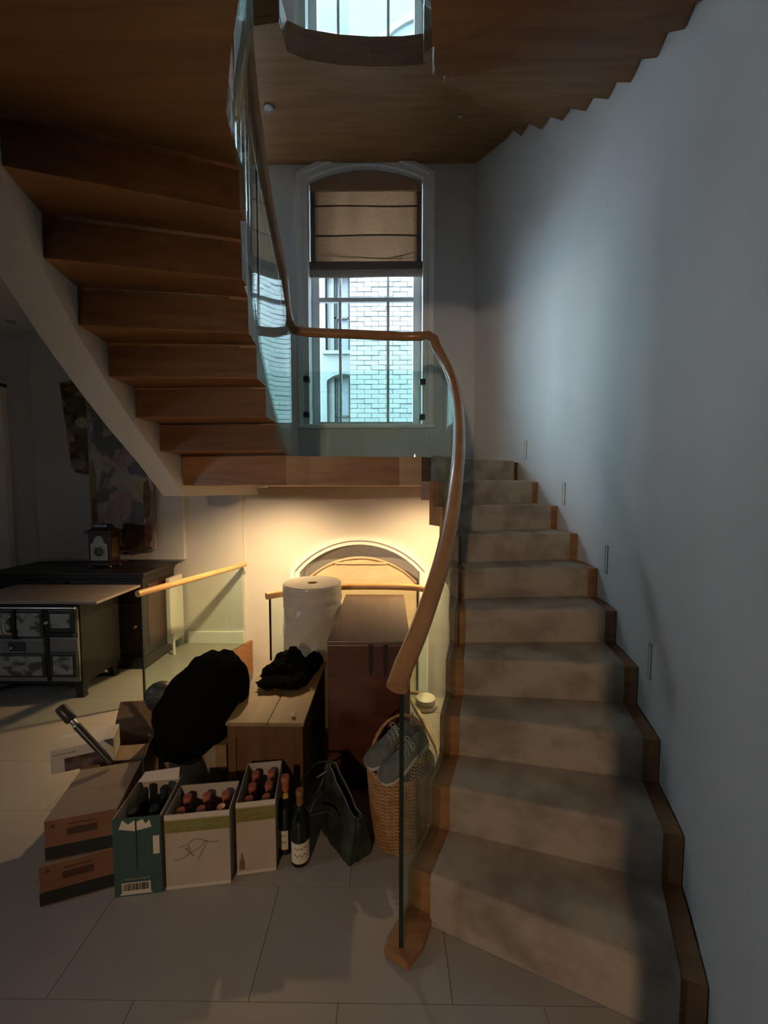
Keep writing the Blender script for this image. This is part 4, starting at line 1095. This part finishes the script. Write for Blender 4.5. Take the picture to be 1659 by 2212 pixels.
MB().tube([(-.06, -.055, .02), (-.065, -.052, .06), (-.04, -.054, .10), (.0, -.055, .112), (.04, -.052, .10)], .0016, 5).build('stitching', 'stitch', hb)
struct_support = None

# ------------------------------------------------------------------ tote bag, basket and shoes
tt = thing('tote_bag', 'slouching black and dark green tote bag next to the wicker basket', 'bag', (-.185, 1.545, 0))
base = [(-.105, .055), (.030, -.105), (.112, -.052), (-.030, .115)]
def tring(s_, zs, ox=0):
    out_ = []
    for k in range(4):
        a = Vector(base[k]); b_ = Vector(base[(k+1) % 4])
        for i in range(6):
            t_ = i/6; p = a.lerp(b_, t_)
            e = Vector((p.x, p.y)); cc = Vector((.002, .003)); nn_ = Vector((.16, .135)).normalized()
            e = e-nn_*((e-cc).dot(nn_))*(.62*max(zs-.25, 0)/.75)
            f = (p-Vector((-.105, .055))).dot(Vector((.135, -.16)).normalized())/.21
            z = zs*(.300-.115*min(max(f, 0), 1))
            out_.append((e.x*s_+ox*.02+.003*math.sin(i*2+k), e.y*s_+.003*math.sin(i*3+k), z))
    return out_
R_ = [tring(.94, 0), tring(1.0, .05), tring(1.04, .3), tring(1.02, .6), tring(.96, .85), tring(.95, 1.0), tring(.90, 1.0), tring(.88, .8), tring(.85, .35)]
MB().rings(R_).build('bag_body', 'tote_green', tt, smooth=True)
rim = tring(.86, 1.005)
MB().tube([rim[i] for i in range(0, 9)], .0022, 5).build('zip', 'zip', tt)
MB().tube([rim[i] for i in range(11, 20)], .0022, 5).build('zip', 'zip', tt)
MB().tube([(p.x, p.y, p.z) for p in catmull([(-.10, .04, .20), (-.16, -.02, .19), (-.20, -.03, .20), (-.17, -.06, .175), (-.06, -.05, .19), (-.02, -.07, .17)], 8)], .0055, 6).build('strap', 'tote_black', tt, smooth=True)
MB().tube([(p.x, p.y, p.z) for p in catmull([(-.06, .11, .26), (-.15, .08, .22), (-.19, .05, .24), (-.13, .12, .27), (-.04, .13, .26)], 8)], .0055, 6).build('strap', 'tote_black', tt, smooth=True)

bk = thing('wicker_basket', 'tall round wicker basket with arched handle holding shoes', 'basket', (.052, 1.605, 0))
def brad(z): return .112+.030*(z/.33)**.8
MB().lathe([(0, .004), (brad(0)-.01, .004), (brad(0)-.008, .012), (0, .012)], 30).build('base', 'wicker', bk)
for k in range(30):
    a = 2*math.pi*k/30
    o = MB().tube([((brad(z)-.004)*math.cos(a), (brad(z)-.004)*math.sin(a), z) for z in (0.004, .08, .16, .24, .325)], .0038, 5).build('stake', 'wicker', bk)
wv = MB()
for j in range(40):
    z = .010+j*.0080; n = 90
    pts = [((brad(z)-.003+.0048*math.cos(15*a+(math.pi if j % 2 else 0)))*math.cos(a), (brad(z)-.003+.0048*math.cos(15*a+(math.pi if j % 2 else 0)))*math.sin(a), z) for a in [2*math.pi*i/n for i in range(n)]]
    wv.tube(pts, .0040, 5, closed=True)
o = wv.build('weave', 'wicker', bk, smooth=True); o['kind'] = 'stuff'
for s_ in (0, math.pi):
    MB().tube([((brad(.33)+.004*math.cos(20*a+s_))*math.cos(a), (brad(.33)+.004*math.cos(20*a+s_))*math.sin(a), .332+.004*math.sin(20*a+s_)) for a in [2*math.pi*i/120 for i in range(120)]], .0062, 6, closed=True).build('rim_braid', 'wicker', bk, smooth=True)
for s_ in (0, 2.1, 4.2):
    pts = []
    for i in range(41):
        a = math.pi*i/40
        q = 14*a+s_
        rr = .125
        pts.append((-rr*math.cos(a)*1.0+.004*math.cos(q), .05+.004*math.sin(q)-.045*math.cos(a), .315+.185*math.sin(a)+.003*math.cos(q+1)))
    MB().tube(pts, .0055, 6).build('handle', 'wicker', bk, smooth=True)

def shoe(label, M, upper, size=.26):
    s_ = thing('shoe', label, 'shoe', (0, 0, 0), group='shoes in the basket'); s_.matrix_world = M
    secs = [(0, .030, .050, .0), (.02, .036, .070, .0), (.06, .038, .085, .002), (.10, .038, .082, .004), (.14, .042, .064, .006), (.18, .047, .050, .006), (.22, .045, .040, .004), (.25, .033, .030, .002), (.262, .015, .018, 0)]
    k = size/.262
    def ring(x, hw, h, c):
        out_ = []
        for i in range(16):
            a = 2*math.pi*i/16
            yy = hw*math.cos(a); zz = .012+max(h-.012, .004)*(.5+.5*math.sin(a)) if math.sin(a) > 0 else .012+max(h-.012, .004)*.5*(1+math.sin(a))
            out_.append((x*k, (c+yy*(1-.28*max(math.sin(a), 0)))*k, zz*k))
        return out_
    MB().rings([ring(*q) for q in secs]).build('upper', upper, s_, smooth=True)
    MB().rings([[(x*k, (c+hw*1.08*sy)*k, z*k) for sy, z in ((-1, 0.0), (1, 0.0), (1.0, .018), (-1.0, .018))] for x, hw, h, c in secs]).build('sole', 'shoe_sole', s_, bevel=.003)
    MB().rings([[(x*k, y*k, z*k) for y, z in ((-w2, zz-.003), (w2, zz-.003), (w2*.8, zz+.003), (-w2*.8, zz+.003))] for x, w2, zz in ((.07, .020, .090), (.10, .020, .084), (.14, .022, .068), (.165, .020, .058))]).build('tongue', upper, s_, smooth=True)
    for i in range(5):
        x = .085+i*.019; zz = .088-.0075*i-(.002*i if i > 2 else 0)
        MB().tube([((x+.004)*k, -.026*k, (zz-.014)*k), ((x)*k, -.010*k, (zz+.003)*k), ((x+.004)*k, .012*k, (zz+.003)*k), ((x+.010)*k, .030*k, (zz-.013)*k)], .0021, 5).build('lace', 'lace', s_, smooth=True)
    for sg in (-1, 1):
        MB().tube([(p.x*k, p.y*k, p.z*k) for p in catmull([(.082, 0, .092), (.075, sg*.02, .102), (.09, sg*.034, .088), (.086, sg*.008, .094)], 5)], .0018, 5).build('lace_bow', 'lace', s_, smooth=True)
def shoe_M(heel, toe, roll):
    h = Vector(heel); t_ = Vector(toe); X = (t_-h).normalized(); Y = Vector((0, 0, 1)).cross(X).normalized(); Z = X.cross(Y)
    R3 = Matrix((X, Y, Z)).transposed().to_4x4()
    return Matrix.Translation(h) @ R3 @ Matrix.Rotation(roll, 4, 'X')
shoe('grey trainer with pale laces lying leftmost in the basket', shoe_M((.100, 1.675, .425), (-.055, 1.565, .360), -.30), 'shoe_grey', .245)
shoe('grey trainer with pale laces lying in front over the basket rim', shoe_M((.160, 1.600, .425), (.008, 1.505, .350), -.40), 'shoe_grey', .245)
shoe('dark navy shoe at the back of the basket', shoe_M((.170, 1.680, .40), (.06, 1.70, .345), -.4), 'shoe_navy', .20)

# pale round base and loose cables behind the cabinet
tag(MB().lathe([(.0, 0), (.075, 0), (.080, .010), (.076, .030), (.066, .036), (.070, .052), (.066, .066), (.050, .070), (.0, .070)], 28).build('round_base', 'metal_white', smooth=True), 'cream round moulded base on the floor behind the cabinet', 'base').location = (.262, 2.585, 0)
def cable(label, pts, r, mt):
    return tag(MB().tube(catmull(pts, 8), r, 6).build('cable', mt, smooth=True), label, 'cable', 'loose cables on the floor')
cable('thicker cream cable lying on the floor beside the stairs', [(.17, 2.66, .012), (.19, 2.55, .012), (.225, 2.42, .012), (.258, 2.28, .012), (.285, 2.14, .012), (.28, 2.02, .012)], .011, 'cable_cream')
cable('second cream cable curving closest to the stair string', [(.18, 2.68, .010), (.215, 2.50, .010), (.252, 2.38, .010), (.285, 2.24, .010), (.305, 2.10, .010)], .007, 'cable_cream')
cable('thin dark cable nearest the cabinet foot', [(.165, 2.50, .006), (.18, 2.38, .006), (.20, 2.26, .006), (.215, 2.12, .006), (.205, 2.0, .006)], .0045, 'cable_dark')
